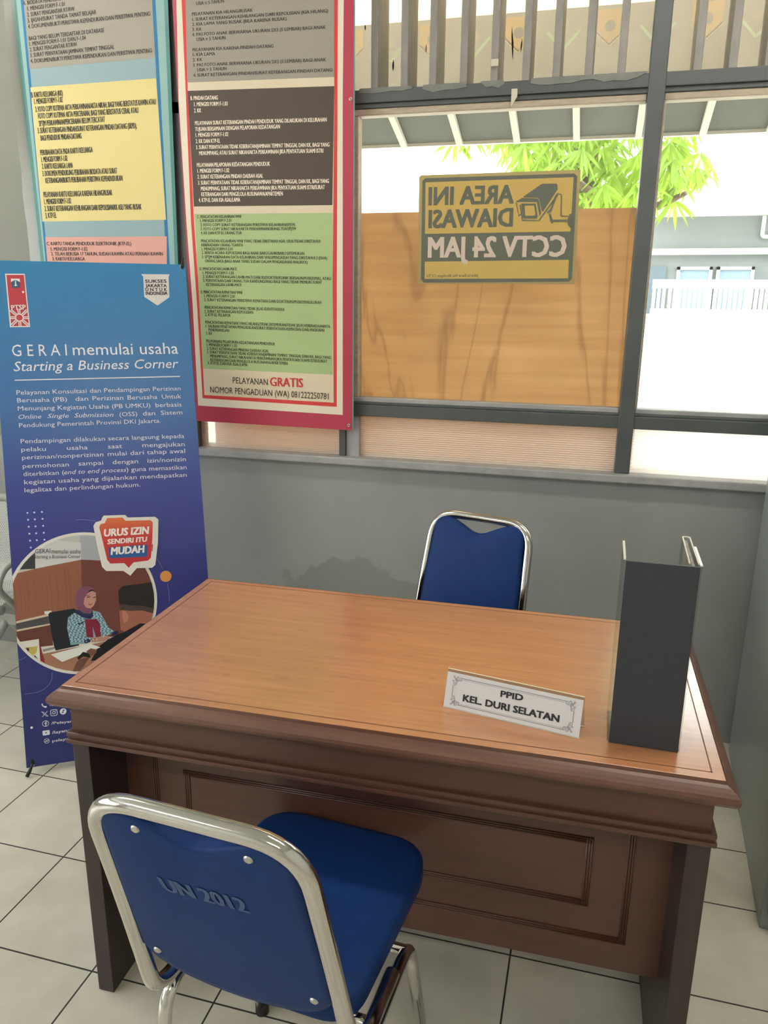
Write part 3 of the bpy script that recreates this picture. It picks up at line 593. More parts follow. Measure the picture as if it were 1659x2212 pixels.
def wood_material(name, c0, c1, rough, axis='X', coat=0.3, wear=None, dens=1.0):
    """varnished wood: long streaks along one axis plus blotches and scratches"""
    m = bpy.data.materials.new(name)
    m.use_nodes = True
    nt = m.node_tree
    b = nt.nodes['Principled BSDF']
    tc = nt.nodes.new('ShaderNodeTexCoord')
    mp = nt.nodes.new('ShaderNodeMapping')
    sc = {'X': (1.2, 22, 22), 'Z': (22, 22, 1.2)}[axis]
    mp.inputs['Scale'].default_value = [q * dens for q in sc]
    nt.links.new(tc.outputs['Object'], mp.inputs[0])
    n1 = nt.nodes.new('ShaderNodeTexNoise')
    n1.inputs['Scale'].default_value = 3.0
    n1.inputs['Detail'].default_value = 7
    n1.inputs['Distortion'].default_value = 0.6
    nt.links.new(mp.outputs[0], n1.inputs[0])
    n2 = nt.nodes.new('ShaderNodeTexNoise')
    n2.inputs['Scale'].default_value = 3.2
    n2.inputs['Detail'].default_value = 4
    nt.links.new(tc.outputs['Object'], n2.inputs[0])
    ad = nt.nodes.new('ShaderNodeMath')
    ad.operation = 'MULTIPLY_ADD'
    nt.links.new(n1.outputs[0], ad.inputs[0])
    ad.inputs[1].default_value = 0.55
    mu = nt.nodes.new('ShaderNodeMath')
    mu.operation = 'MULTIPLY'
    mu.inputs[1].default_value = 0.45
    nt.links.new(n2.outputs[0], mu.inputs[0])
    nt.links.new(mu.outputs[0], ad.inputs[2])
    r = nt.nodes.new('ShaderNodeValToRGB')
    r.color_ramp.elements[0].position = 0.32
    r.color_ramp.elements[1].position = 0.68
    r.color_ramp.elements[0].color = lin(c0)
    r.color_ramp.elements[1].color = lin(c1)
    nt.links.new(ad.outputs[0], r.inputs[0])
    last = r.outputs[0]
    if wear:
        n3 = nt.nodes.new('ShaderNodeTexNoise')
        n3.inputs['Scale'].default_value = 34
        n3.inputs['Detail'].default_value = 6
        mp3 = nt.nodes.new('ShaderNodeMapping')
        mp3.inputs['Scale'].default_value = (0.55, 1.6, 1)
        nt.links.new(tc.outputs['Object'], mp3.inputs[0])
        nt.links.new(mp3.outputs[0], n3.inputs[0])
        r3 = nt.nodes.new('ShaderNodeValToRGB')
        r3.color_ramp.elements[0].position = 0.61
        r3.color_ramp.elements[1].position = 0.72
        r3.color_ramp.elements[0].color = (0, 0, 0, 1)
        r3.color_ramp.elements[1].color = (0.55, 0.55, 0.55, 1)
        nt.links.new(n3.outputs[0], r3.inputs[0])
        mx = nt.nodes.new('ShaderNodeMix')
        mx.data_type = 'RGBA'
        nt.links.new(r3.outputs[0], mx.inputs[0])
        nt.links.new(last, mx.inputs[6])
        mx.inputs[7].default_value = lin(wear)
        last = mx.outputs[2]
    nt.links.new(last, b.inputs['Base Color'])
    b.inputs['Roughness'].default_value = rough
    b.inputs['Coat Weight'].default_value = coat
    b.inputs['Coat IOR'].default_value = 1.5 if coat < .9 else 1.75
    b.inputs['Coat Roughness'].default_value = 0.17
    bp = nt.nodes.new('ShaderNodeBump')
    bp.inputs['Strength'].default_value = 0.06
    bp.inputs['Distance'].default_value = 0.002
    nt.links.new(n1.outputs[0], bp.inputs['Height'])
    nt.links.new(bp.outputs[0], b.inputs['Normal'])
    MATS[name] = m
    return m

M_floor = floor_material()
M_top = wood_material('varnished_orange_wood', '#a66c45', '#c0865a', 0.36, 'X', 1.0, wear='#8a5a38')
M_edge = wood_material('worn_brown_edge', '#4c3226', '#6b4633', 0.42, 'X', 0.2)
M_body = wood_material('shaded_brown_wood', '#482a20', '#5a3628', 0.45, 'X', 0.2)  # same wood as the top; shade on the unlit front put into the colour
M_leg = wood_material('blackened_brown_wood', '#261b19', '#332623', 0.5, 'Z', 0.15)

# ---------------------------------------------------------------- setting: room shell
WY = 1.34
obj('floor', bx(-4, 3.3, -5, WY, -0.1, 0), M_floor, kind='structure')
bm = box(B(), -4.1, -0.46, WY, WY + 0.14, 0.915, 3.1)
box(bm, 2.25, 3.3, WY, WY + 0.14, 0.915, 3.1); box(bm, -0.46, 2.25, WY, WY + 0.14, 2.70, 3.1)
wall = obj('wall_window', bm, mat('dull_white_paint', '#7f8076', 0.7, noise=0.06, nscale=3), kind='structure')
obj('wall_dado', bx(-4.1, 3.3, WY, WY + 0.14, -0.1, 0.9145), M_grey, kind='structure')
bm = box(B(), -4.1, -4, -5, WY, 0, 0.9); box(bm, -4.1, -4, -5, WY, 2.6, 3.1)
for a, b_ in ((-5, -4.2), (-2.2, -1.9), (0.1, WY)): box(bm, -4.1, -4, a, b_, 0.9, 2.6)
obj('wall_left', bm, M_white, kind='structure')
obj('wall_right', bx(3.3, 3.4, -5, WY + .14, 0, 3.1), M_white, kind='structure')
obj('wall_rear', bx(-4.1, 3.4, -5.1, -5, -0.1, 3.2), M_white, kind='structure')
obj('ceiling', bx(-4.1, 3.4, -5.1, WY + 0.14, 3.1, 3.2), M_white, kind='structure')
obj('ground', bx(-14, 18, 1.5, 30, -0.25, -0.12), mat('pale_concrete', '#b9b6ae', 0.8, noise=0.1, nscale=2), kind='structure')

# ---------------------------------------------------------------- window with its frame
win = struct_empty('window_1')
def wpart(name, bm, m, **k): return obj(name, bm, m, win, **k)
F0, F1 = 1.335, 1.41
wpart('top_rail', box(bx(-0.46, 2.25, F0, F1, 2.060, 2.098), -0.46, 2.25, F0 + .008, F1, 2.046, 2.060), M_frame, bevel=.002)
wpart('mid_rail', box(bx(-0.46, 2.25, F0, F1, 1.068, 1.108), -0.46, 2.25, F0 + .01, F1, 1.108, 1.116), M_frame, bevel=.002)
wpart('head_rail', bx(-0.46, 2.25, F0, F1, 2.66, 2.70), M_frame)
wpart('mullion', bx(1.0735, 1.1215, F0 - .004, F1 + .01, 0.922, 2.66), M_frame, bevel=.003)
wpart('mullion', bx(0.128, 0.152, F0, F1, 0.922, 2.66), M_frame, bevel=.002)
wpart('jamb', bx(-0.46, -0.425, F0, F1, 0.922, 2.66), M_frame)
wpart('jamb', bx(2.21, 2.25, F0, F1, 0.922, 2.66), M_frame)
for a, b_ in ((0.153, 1.073), (1.122, 2.21)):
    wpart('glazing_bead', bx(a, b_, F0 + .012, F1 - .02, 2.026, 2.046), M_bead, bevel=.003)
    wpart('glazing_bead', bx(a, b_, F0 + .012, F1 - .02, 1.116, 1.132), M_sill, bevel=.003)
wpart('glazing_bead', bx(0.152, 0.196, F0 + .012, F1 - .02, 1.132, 2.026), M_bead, bevel=.003)
wpart('glazing_bead', bx(0.152, 0.172, F0 + .012, F1 - .02, 2.098, 2.66), M_bead, bevel=.003)
wpart('glazing_bead', bx(1.121, 1.128, F0 + .012, F1 - .02, 1.132, 2.026), M_bead, bevel=.002)
wpart('glass_pane', bx(0.196, 1.0735, 1.362, 1.366, 1.132, 2.03), M_glass)
wpart('glass_pane', bx(1.128, 2.21, 1.362, 1.366, 1.132, 2.03), M_glass)
wpart('glass_pane', bx(-0.425, 0.128, 1.362, 1.366, 1.132, 2.03), M_glass)

def fluted_material():
    m = bpy.data.materials.new('fluted_plastic')
    m.use_nodes = True
    nt = m.node_tree
    b = nt.nodes['Principled BSDF']
    b.inputs['Base Color'].default_value = lin('#efe6da')
    b.inputs['Roughness'].default_value = 0.25
    tl = nt.nodes.new('ShaderNodeBsdfTranslucent')
    tl.inputs[0].default_value = lin('#f4ece0')
    tp = nt.nodes.new('ShaderNodeBsdfTransparent')
    tp.inputs[0].default_value = lin('#f4ece0')
    m1 = nt.nodes.new('ShaderNodeMixShader'); m1.inputs[0].default_value = 0.38
    m2 = nt.nodes.new('ShaderNodeMixShader'); m2.inputs[0].default_value = 0.18
    nt.links.new(b.outputs[0], m1.inputs[1]); nt.links.new(tl.outputs[0], m1.inputs[2])
    nt.links.new(m1.outputs[0], m2.inputs[1]); nt.links.new(tp.outputs[0], m2.inputs[2])
    nt.links.new(m2.outputs[0], nt.nodes['Material Output'].inputs[0])
    return m
M_flute = fluted_material()
def fluted(x0, x1):
    bm = B()
    n = 40
    prof = []
    for k in range(n + 1):
        z = 0.922 + (1.068 - 0.922) * k / n
        prof.append((1.362 + (0.0011 if k % 2 else -0.0011), z))
    a = [bm.verts.new((x0, y, z)) for y, z in prof]
    c = [bm.verts.new((x1, y, z)) for y, z in prof]
    for i in range(n):
        bm.faces.new((a[i], c[i], c[i + 1], a[i + 1]))
    return bm
for a, b_ in ((-0.425, 0.128), (0.152, 1.0735), (1.1215, 2.21)):
    wpart('fluted_pane', fluted(a, b_), M_flute, recalc=False)
bm = bx(-0.50, 2.29, 1.305, 1.42, 0.895, 0.922)
wpart('sill', bm, M_sill, bevel=.004)
wpart('glazing_bead', bx(0.153, 0.20, F0 + .01, F1 - .02, 0.922, 1.068), M_sill)

# slatted vent above the rail
vent = struct_empty('window_2')
slat = bx(-0.0115, 0.0115, 1.345, 1.475, 2.098, 2.66)
M_slat = mat('weathered_grey_slat', '#87837b', 0.6, noise=0.2, nscale=9, stretch=(4, 4, 1))
xs = [0.249, 0.345, 0.435, 0.531, 0.625, 0.720, 0.809, 0.902, 0.995, 1.203, 1.296, 1.390, 1.484, 1.578, 1.672, 1.766, 1.860, 1.954, 2.048, 2.142]
s0 = obj('slat', slat, M_slat, vent, bevel=.002)
s0.location.x = xs[0]
for x in xs[1:] + [-0.33, -0.235, -0.14, -0.045, 0.05]:
    c = s0.copy(); COL.objects.link(c); c.parent = vent; c.location.x = x
obj('vent_pane', bx(-0.425, 2.21, 1.480, 1.484, 2.098, 2.66), M_vent, vent)
# tears and a ragged film edge on the vent
random.seed(8)
for x0, z0, x1, z1, wd in ((.6554, 2.289, .6635, 2.189, .0040), (.6889, 2.252, .6869, 2.211, .0030), (.2751, 2.218, .274, 2.184, .0042), (.1787, 2.326, .1788, 2.308, .0030), (.3837, 2.255, .3828, 2.230, .0022), (.9831, 2.134, .9831, 2.119, .0022)):
    k = [(0, 0), (.25, .5), (.5, .9), (.75, .6), (1, 0)]
    L_ = [(x0 + (x1 - x0) * t - wd * w_ * random.uniform(.7, 1), z0 + (z1 - z0) * t) for t, w_ in k]
    R_ = [(x0 + (x1 - x0) * t + wd * w_ * random.uniform(.7, 1), z0 + (z1 - z0) * t) for t, w_ in k[1:-1]]
    obj('tear', prism(B(), L_ + R_[::-1], 1.4770, 1.4785), mat('dark_tear', '#191715', .8), vent)
for xa, xb, ends in ((.20, .375, .012), (.405, .545, .004), (.585, .66, .003), (.735, 1.07, .006)):
    n_ = max(4, int((xb - xa) / .03))
    low = [(xa + (xb - xa) * k / n_, 2.0835 + random.uniform(-.006, .007) + (.010 if k in (0, n_) else 0)) for k in range(n_ + 1)]
    obj('torn_film', prism(B(), [(xa + .004, 2.1015)] + low + [(xb - .004, 2.1015)], 1.3332, 1.3346), mat('dull_film', '#7d7f78', .5, transl=.2, noise=.15, nscale=25), vent)
obj('vent_ledge', bx(-0.46, 2.25, 1.41, 1.50, 2.06, 2.10), M_sill, vent)

# ---------------------------------------------------------------- outside the window
def ply_material():
    m = wood_material('weathered_plywood', '#c6a47c', '#dabd96', 0.7, 'X', 0.0, dens=0.55)
    nt = m.node_tree
    b = nt.nodes['Principled BSDF']
    src = b.inputs['Base Color'].links[0].from_socket
    # vertical water stains
    tc = nt.nodes.new('ShaderNodeTexCoord')
    mp = nt.nodes.new('ShaderNodeMapping')
    mp.inputs['Scale'].default_value = (2.6, 1, 0.5)
    nt.links.new(tc.outputs['Object'], mp.inputs[0])
    n = nt.nodes.new('ShaderNodeTexNoise')
    n.inputs['Scale'].default_value = 1.7
    n.inputs['Detail'].default_value = 5
    n.inputs['Distortion'].default_value = 0.8
    nt.links.new(mp.outputs[0], n.inputs[0])
    r = nt.nodes.new('ShaderNodeValToRGB')
    r.color_ramp.elements[0].position = 0.47
    r.color_ramp.elements[1].position = 0.50
    r.color_ramp.elements[0].color = (0, 0, 0, 1)
    r.color_ramp.elements[1].color = (0.28, 0.28, 0.28, 1)
    e = r.color_ramp.elements.new(0.53); e.color = (0, 0, 0, 1)
    nt.links.new(n.outputs[0], r.inputs[0])
    mx = nt.nodes.new('ShaderNodeMix'); mx.data_type = 'RGBA'
    nt.links.new(r.outputs[0], mx.inputs[0])
    nt.links.new(src, mx.inputs[6])
    mx.inputs[7].default_value = lin('#6d4526')
    nt.links.new(mx.outputs[2], b.inputs['Base Color'])
    t = nt.nodes.new('ShaderNodeBsdfTranslucent')
    nt.links.new(mx.outputs[2], t.inputs[0])
    ms = nt.nodes.new('ShaderNodeMixShader'); ms.inputs[0].default_value = 0.52
    nt.links.new(b.outputs[0], ms.inputs[1]); nt.links.new(t.outputs[0], ms.inputs[2])
    nt.links.new(ms.outputs[0], nt.nodes['Material Output'].inputs[0])
    return m
pb = obj('plywood_board', bx(-0.44, 1.135, 1.50, 1.506, -0.12, 1.752), ply_material())
tag(pb, 'thin brown plywood board with water stains, standing outside behind the glass', 'board')

fr = thing('fascia_board', 'grey fascia board with yellow pentagons and green chevrons, seen through the vent', 'fascia', (0, 2.2, 0))
obj('board', bx(-1.2, 3.2, 0, 0.025, 2.30, 2.552), mat('dusty_fascia_paint', '#8f9090', 0.7, noise=0.12, nscale=6), fr)
def fpatch(name, col, polys):
    bm = B()
    for p in polys:
        f = bm.faces.new([bm.verts.new((x, -0.002, z)) for x, z in p])
        f.normal_update()
        if f.normal.y > 0: f.normal_flip()
    return obj(name, bm, mat('paint_' + name, col, 0.6), fr, recalc=False)
for k in range(-3, 9):
    cx = 0.247 + 0.3475 * k
    zt = 2.412
    fpatch('pentagon', '#b3964a', [[(cx - .055, zt + .125), (cx - .055, zt + .05), (cx, zt), (cx + .055, zt + .05), (cx + .055, zt + .125)]])
    fpatch('pentagon_edge', '#e8d68a', strip([(cx - .055, zt + .052), (cx, zt + .002), (cx + .055, zt + .052)], .008))
    bm = disc(B(), (cx, -0.003, zt + .068), .02)
    for f in bm.faces:
        f.normal_update()
        if f.normal.y > 0: f.normal_flip()
    obj('pentagon_hole', bm, mat('hole_grey', '#6f6a62'), fr, recalc=False)
    cx += 0.1735
    fpatch('chevron', '#9fc9a0', strip([(cx - .062, zt + .062), (cx, zt - .004), (cx + .062, zt + .062)], .010))
    bm = disc(B(), (cx, -0.003, zt + .065), .019)
    for f in bm.faces:
        f.normal_update()
        if f.normal.y > 0: f.normal_flip()
    obj('chevron_dot', bm, mat('dot_grey', '#9d968c'), fr, recalc=False)
ev = thing('roof_eave', 'dark sloping eave with pale rafters over the window', 'eave', (0, 2.2, 2.30))
sl = 0.40 * 0.329
bm = B()
loft(bm, [[(-1.2, 0.03, -0.005), (3.2, 0.03, -0.005), (3.2, 0.40, -sl), (-1.2, 0.40, -sl)], [(-1.2, 0.03, 0.025), (3.2, 0.03, 0.025), (3.2, 0.40, -sl + .03), (-1.2, 0.40, -sl + .03)]])
obj('roof_sheet', bm, mat('dark_roof_underside', '#474b42', 0.7, noise=0.2, nscale=5), ev)  # dark green-grey underside with random mottling
for x in [-1.02 + 0.262 * k for k in range(16)]:
    bm = B()
    loft(bm, [[(x, 0.03, -0.035), (x + .028, 0.03, -0.035), (x + .028, 0.39, -sl - .02), (x, 0.39, -sl - .02)], [(x, 0.03, -0.006), (x + .028, 0.03, -0.006), (x + .028, 0.39, -sl - .001), (x, 0.39, -sl - .001)]])
    obj('rafter', bm, mat('pale_rafter', '#b7b3a6', 0.7), ev)
obj('gutter_edge', bx(-1.2, 3.2, 0.395, 0.42, -sl - .012, -sl + .035), mat('pale_edge', '#c9c6ba', 0.6), ev)
rs = obj('roof_sheet', loft(B(), [[(-1.2, 1.5, 2.80), (3.2, 1.5, 2.80), (3.2, 2.24, 2.56), (-1.2, 2.24, 2.56)], [(-1.2, 1.5, 2.804), (3.2, 1.5, 2.804), (3.2, 2.24, 2.564), (-1.2, 2.24, 2.564)]]), mat('translucent_roofing', '#e9e5da', 0.5, transl=0.8))
tag(rs, 'translucent white roofing sheet above the fascia board', 'roof sheet')

# the house across the yard
bd = thing('building', 'pale grey house with white bands and a balcony, seen through the right pane', 'building', (0, 7.5, 0))
M_bw = mat('sunlit_white_render', '#e6e6e2', 0.8)
M_bg = mat('pale_grey_render', '#7f8483', 0.8, noise=0.08, nscale=2)
obj('wall', bx(1.30, 9, 0.02, 3, -0.12, 2.30), M_bg, bd)
obj('roof_edge', bx(1.30, 9, -0.5, 3, 2.30, 2.40), M_bw, bd)
obj('roof_tiles', bx(2.0, 9, -0.2, 3, 2.40, 2.50), M_bg, bd)
obj('white_band', bx(1.30, 9, -0.10, 0.02, 1.935, 1.99), M_bw, bd)
dr = obj('door', bx(1.40, 1.60, -0.01, 0.02, 0.3, 1.825), mat('blue_grey_door', '#5f6d78', 0.5), bd)
for a, b_ in ((1.704, 2.04), (2.08, 2.43)):
    bm = B()
    for q in ((a, b_, 1.79, 1.82), (a, b_, 1.2, 1.23), (a, a + .03, 1.2, 1.82), (b_ - .03, b_, 1.2, 1.82)):
        box(bm, q[0], q[1], -0.03, 0.01, q[2], q[3])
    wf = obj('window_frame', bm, M_bw, bd)
    obj('pane', bx(a + .03, b_ - .03, 0.0, 0.012, 1.23, 1.79), mat('sky_blue_pane', '#8fa6b4', 0.15), wf)
tube_bm = tube(B(), fillet([(2.455, -0.04, 2.29), (2.455, -0.04, 2.10), (2.75, -0.04, 2.09)], .03), 0.018)
obj('drain_pipe', tube_bm, M_bw, bd, smooth=True)
rl = thing('balcony_railing', 'white railing of upright bars in front of the pale grey house', 'railing', (0, 6.9, 0))
obj('top_rail', bx(1.45, 9, 0, 0.05, 1.60, 1.68), M_bw, rl)
obj('bottom_rail', bx(1.45, 9, 0, 0.05, 1.36, 1.41), M_bw, rl)
b0 = obj('baluster', bx(-0.014, 0.014, 0.01, 0.04, 1.41, 1.60), M_bw, rl)
b0.location.x = 1.47
for k in range(1, 60):
    c = b0.copy(); COL.objects.link(c); c.parent = rl; c.location.x = 1.47 + 0.045 * k + (0 if k < 3 else 0.01)
gw = obj('garden_wall', bx(1.36, 9, 6.85, 7.1, -0.12, 1.36), M_bw)
tag(gw, 'low white wall under the balcony railing, in full sun', 'wall')

# mango tree
random.seed(11)
tr = thing('mango_tree', 'leafy mango tree with long drooping leaves, seen through both panes', 'tree', (1.0, 4.5, -0.12))
bm = B()
tube(bm, [(0.1, 0.5, 0), (0.0, 0.45, 1.2), (-0.15, 0.35, 2.3), (-0.1, 0.2, 3.2)], [.14, .11, .08, .04], 10)
for e in ((-1.0, -0.1, 2.75), (0.45, -0.2, 2.25), (-0.3, -0.2, 2.4), (-0.6, .1, 2.9)):
    tube(bm, [(-0.1, 0.38, 2.0), (e[0] * .5, e[1] * .5 + .2, e[2] * .9 + .15), e], [.05, .035, .015], 8)
obj('trunk', bm, mat('bark', '#6a5a48', 0.8, noise=0.3, nscale=12), tr, smooth=True)
bm = B()
def leaf(bm, p, d, L, wd):
    d = d.normalized()
    s = d.cross(Vector((0, -1, 0.25)))
    if s.length < .05: s = Vector((1, 0, 0))
    s.normalize()
    s = (s + Vector((0, random.uniform(-.5, .5), 0))).normalized()
    prev = None
    for k in range(5):
        t = k / 4
        c = p + d * L * t + Vector((0, 0, -0.22 * L * t * t))
        wk = wd * (0.15, 0.85, 1.0, 0.7, 0.04)[k]
        a, b2 = bm.verts.new(c - s * wk), bm.verts.new(c + s * wk)
        if prev: bm.faces.new((prev[0], prev[1], b2, a))
        prev = (a, b2)
def lower(x):      # underside of the crown
    if x < 0.25: return 2.42
    if x < 0.45: return 2.42 - (x - .25) * 1.6
    if x < 1.15: return 2.02
    if x < 1.5: return 2.0
    return 2.0 + (x - 1.5) * 1.2
n = 0
while n < 330:
    x = random.uniform(-0.15, 1.62)
    z = random.uniform(2.05, 3.15)
    if z < lower(x) + 0.12: continue
    if x < .2 and random.random() < .5: continue
    if x > 1.3 and random.random() < (x - 1.3) * 2.6: continue
    c = Vector((x - 1.0, random.uniform(-0.65, 0.45), z + 0.12))
    n += 1
    for k in range(9):
        a = random.uniform(0, 2 * pi)
        d = Vector((cos(a) * .75, sin(a) * .6, random.uniform(-1.1, -0.15)))
        leaf(bm, c, d, random.uniform(.12, .20), random.uniform(.008, .014))
M_leaf = mat('mango_leaf', '#8fae3a', 0.35, noise=0.35, nscale=3.5, transl=0.55)
obj('foliage', bm, M_leaf, tr, recalc=False)['kind'] = 'stuff'

# ---------------------------------------------------------------- fill lamps added on the ceiling, out of view, to light the room
for x, y in ((-1.6, 0.2), (1.6, 0.2), (-1.6, -2.6), (1.6, -2.6)):
    t = thing('added_fill_lamp', 'added twin tube fill lamp on the ceiling, out of view', 'lamp', (x, y, 3.04), group='added fill lamps')
    obj('housing', bx(-0.62, 0.62, -0.09, 0.09, 0.02, 0.06), M_white, t)
    for s in (-1, 1):
        obj('fill_lamp_tube', tube(B(), [(-0.58, s * .045, 0), (0.58, s * .045, 0)], 0.014, 10), mat('fill_lamp_glow', '#fffaf4', 0.5, emit=FILL_LAMP_STRENGTH), t)

# ---------------------------------------------------------------- desk
DK = (0.049, -0.103, 0); DYAW = 0.018
dk = thing('office_desk', 'brown wooden office desk with a worn orange top and panelled front', 'desk', DK, DYAW)
W = 1.1845
X0, X1, Y0, Y1 = -0.029, W + 0.029, -0.027, 0.637
def rect(i, z): return [(X0 + i, Y0 + i, z), (X1 - i, Y0 + i, z), (X1 - i, Y1 - i, z), (X0 + i, Y1 - i, z)]
bm = B()
loft(bm, [rect(.020, .696), rect(.006, .698), rect(.001, .705), rect(0, .711), rect(.002, .717), rect(.007, .722), rect(.014, .7265), rect(.020, .729), rect(.0215, .735)], cap1=False)
edge = obj('edge_moulding', bm, M_edge, dk, smooth=False)
top = obj('desktop', bx(X0 + .0217, X1 - .0217, Y0 + .0217, Y1 - .0217, .70, .7352), M_top, dk, bevel=.0015)
# inlaid border line
bm = B()
i = 0.040
for a, b_, c, d in ((X0 + i, X1 - i, Y0 + i, Y0 + i + .0022), (X0 + i, X1 - i, Y1 - i - .0022, Y1 - i), (X0 + i, X0 + i + .0022, Y0 + i, Y1 - i), (X1 - i - .0022, X1 - i, Y0 + i, Y1 - i)):
    box(bm, a, b_, c, d, .7350, .7355)
obj('inlay_line', bm, mat('inlay_brown', '#6f4228', 0.5), top)
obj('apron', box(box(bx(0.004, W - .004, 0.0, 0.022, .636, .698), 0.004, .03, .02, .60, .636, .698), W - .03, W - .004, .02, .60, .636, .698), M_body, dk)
bm = B()
for z, dd in ((.632, .009), (.625, .006), (.618, .011)):
    box(bm, -dd * .55, W + dd * .55, -dd, .02, z - .005, z + .004)
    box(bm, -dd * .55, .02, .02, .60, z - .005, z + .004)
    box(bm, W - .02, W + dd * .55, .02, .60, z - .005, z + .004)
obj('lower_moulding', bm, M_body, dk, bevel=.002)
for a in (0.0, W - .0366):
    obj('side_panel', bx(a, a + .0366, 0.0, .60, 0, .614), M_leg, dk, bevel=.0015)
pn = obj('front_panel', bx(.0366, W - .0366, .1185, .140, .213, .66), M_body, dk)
def reed(bm, a, b_, c, d, horizontal):
    """three fine beads side by side"""
    for k in range(3):
        if horizontal:
            h = (d - c) / 3
            p0, p1 = (a, .1175, c + h * (k + .5)), (b_, .1175, c + h * (k + .5))
        else:
            h = (b_ - a) / 3
            p0, p1 = (a + h * (k + .5), .1175, c), (a + h * (k + .5), .1175, d)
        tube(bm, [p0, p1], h * .42, 8)
bm = B()
reed(bm, .098, .112, .283, .612, False); reed(bm, 1.070, 1.084, .283, .612, False); reed(bm, .098, 1.084, .276, .290, True)
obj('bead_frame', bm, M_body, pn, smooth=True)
bm = B()
reed(bm, .172, .186, .348, .500, False); reed(bm, .996, 1.010, .348, .500, False)
reed(bm, .172, 1.010, .348, .362, True); reed(bm, .172, 1.010, .487, .501, True)
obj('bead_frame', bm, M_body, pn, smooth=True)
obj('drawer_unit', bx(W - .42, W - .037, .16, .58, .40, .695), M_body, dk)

# ---------------------------------------------------------------- chairs
def rounded(pts, r, n=6):
    P = [Vector((x, 0, z)) for x, z in pts]
    out = []
    for i in range(len(P)):
        a, b_, c = P[i - 1], P[i], P[(i + 1) % len(P)]
        rr = r[i] if isinstance(r, (list, tuple)) else r
        t1, t2 = (a - b_), (c - b_)
        t = min(rr, t1.length * .48, t2.length * .48)
        p0, p1 = b_ + t1.normalized() * t, b_ + t2.normalized() * t
        for k in range(n + 1):
            s = k / n
            q = p0 * (1 - s) ** 2 + b_ * 2 * s * (1 - s) + p1 * s * s
            out.append((q.x, q.z))
    return out

BK0, BK1 = Vector((0, -0.262, 0.43)), Vector((0, -0.384, 0.85))      # slope of the back
def back_pt(x, s, off=0.0):
    """s = 0 at the seat, 1 at the top of the tube; off = behind (+) / in front (-)"""
    p = BK0.lerp(BK1, s)
    nrm = Vector((0, -0.960, -0.279)).normalized()
    return Vector((x, p.y, p.z)) + nrm * off

def pillow(name, outline, place, th, m, parent, puff=0.010, label=None):
    """upholstered pad: outline (2-D) -> placed by place(u, v, off); rounded edges and a puffed face"""
    n = len(outline)
    cx = sum(p[0] for p in outline) / n; cz = sum(p[1] for p in outline) / n
    def loop(k, off): return [place(cx + (x - cx) * k, cz + (z - cz) * k, off) for x, z in outline]
    bm = B()
    L = [loop(.93, 0), loop(.985, .0015), loop(1.0, .006), loop(1.0, th - .008), loop(.985, th - .002), loop(.93, th), loop(.6, th + puff * .8), loop(.25, th + puff)]
    loft(bm, L)
    return obj(name, bm, m, parent, smooth=True, label=label)

def make_chair(name, label, loc, rz):
    t = thing(name, label, 'chair', loc, rz, None)
    hw, tw = 0.1690, 0.1500
    # back tube: inverted U leaning back, ends curl forward under the back pad
    def bt(x, s): return tuple(back_pt(x, s))
    pts = fillet([(-hw, -0.10, .405), (-hw, -.262, .405), bt(-tw - .008, .55), bt(-tw, 1.0), bt(tw, 1.0), bt(tw + .008, .55), (hw, -.262, .405), (hw, -0.10, .405)], [0, .05, .1, .075, .075, .1, .05, 0], 9)
    obj('back_frame', tube(B(), pts, .0125, 16), M_chrome, t, smooth=True)
    for s in (-1, 1):
        # side frame: rear leg, seat rail and front leg in one bent tube
        lg = fillet([(s * (hw + .004), -.285, .012), (s * hw, -.238, .385), (s * hw, -.012, .385), (s * (hw + .012), .085, .012)], [0, .045, .045, 0], 8)
        sf = obj('side_frame', tube(B(), lg, .0115, 14), M_chrome, t, smooth=True)
        for q in (lg[0], lg[-1]):
            obj('foot_cap', tube(B(), [(q[0], q[1], 0), (q[0], q[1], .03)], .0145, 12), M_black, sf, smooth=True)
    for y in (-.18, -.03):
        obj('cross_bar', tube(B(), [(-hw, y, .385), (hw, y, .385)], .009, 10), M_chrome, t, smooth=True)
    # back pad with the dipped top
    out = [(-.151, .24), (-.105, .150), (0, .110), (.105, .150), (.151, .24), (.147, .60), (.137, .945)]
    dip = [(.116, .982), (.083, .975), (.050, .940), (.020, .905), (0, .897), (-.020, .905), (-.050, .940), (-.085, .975), (-.116, .982)]
    o2 = [(-.137, .945), (-.147, .60)]
    outline = rounded(out + dip + o2, [.05, .08, .08, .08, .05, .15, .05] + [.03] * 9 + [.05, .15], 4)
    pad = pillow('backrest', outline, lambda u, v, off: back_pt(u, v, .009 - off), .026, M_blue, t, .006)
    for x, s in ((-.080, .925), (.080, .925), (-.125, .27), (.125, .27)):
        c = back_pt(x, s, .0095)
        nrm = Vector((0, -0.960, -0.279)).normalized()
        obj('rivet', tube(B(), [c, c + nrm * .002], [.0065, .005], 14), mat('rivet_zinc', '#b9b7ae', 0.4, metal=.6), pad)
    # seat
    so = rounded([(-.160, -.235), (.160, -.235), (.176, .150), (-.176, .150)], [.06, .06, .085, .085], 8)
    pillow('seat', so, lambda u, v, off: Vector((u - .013, v + .012, .405 + off + (.006 * (v / .145) if v > 0 else 0))), .045, M_blue, t, .008)
    return t, pad

ch, pad = make_chair('visitor_chair', 'blue padded chair with chrome frame, its back to us in front of the desk', (0.5883, -0.1553, 0), -0.0756)
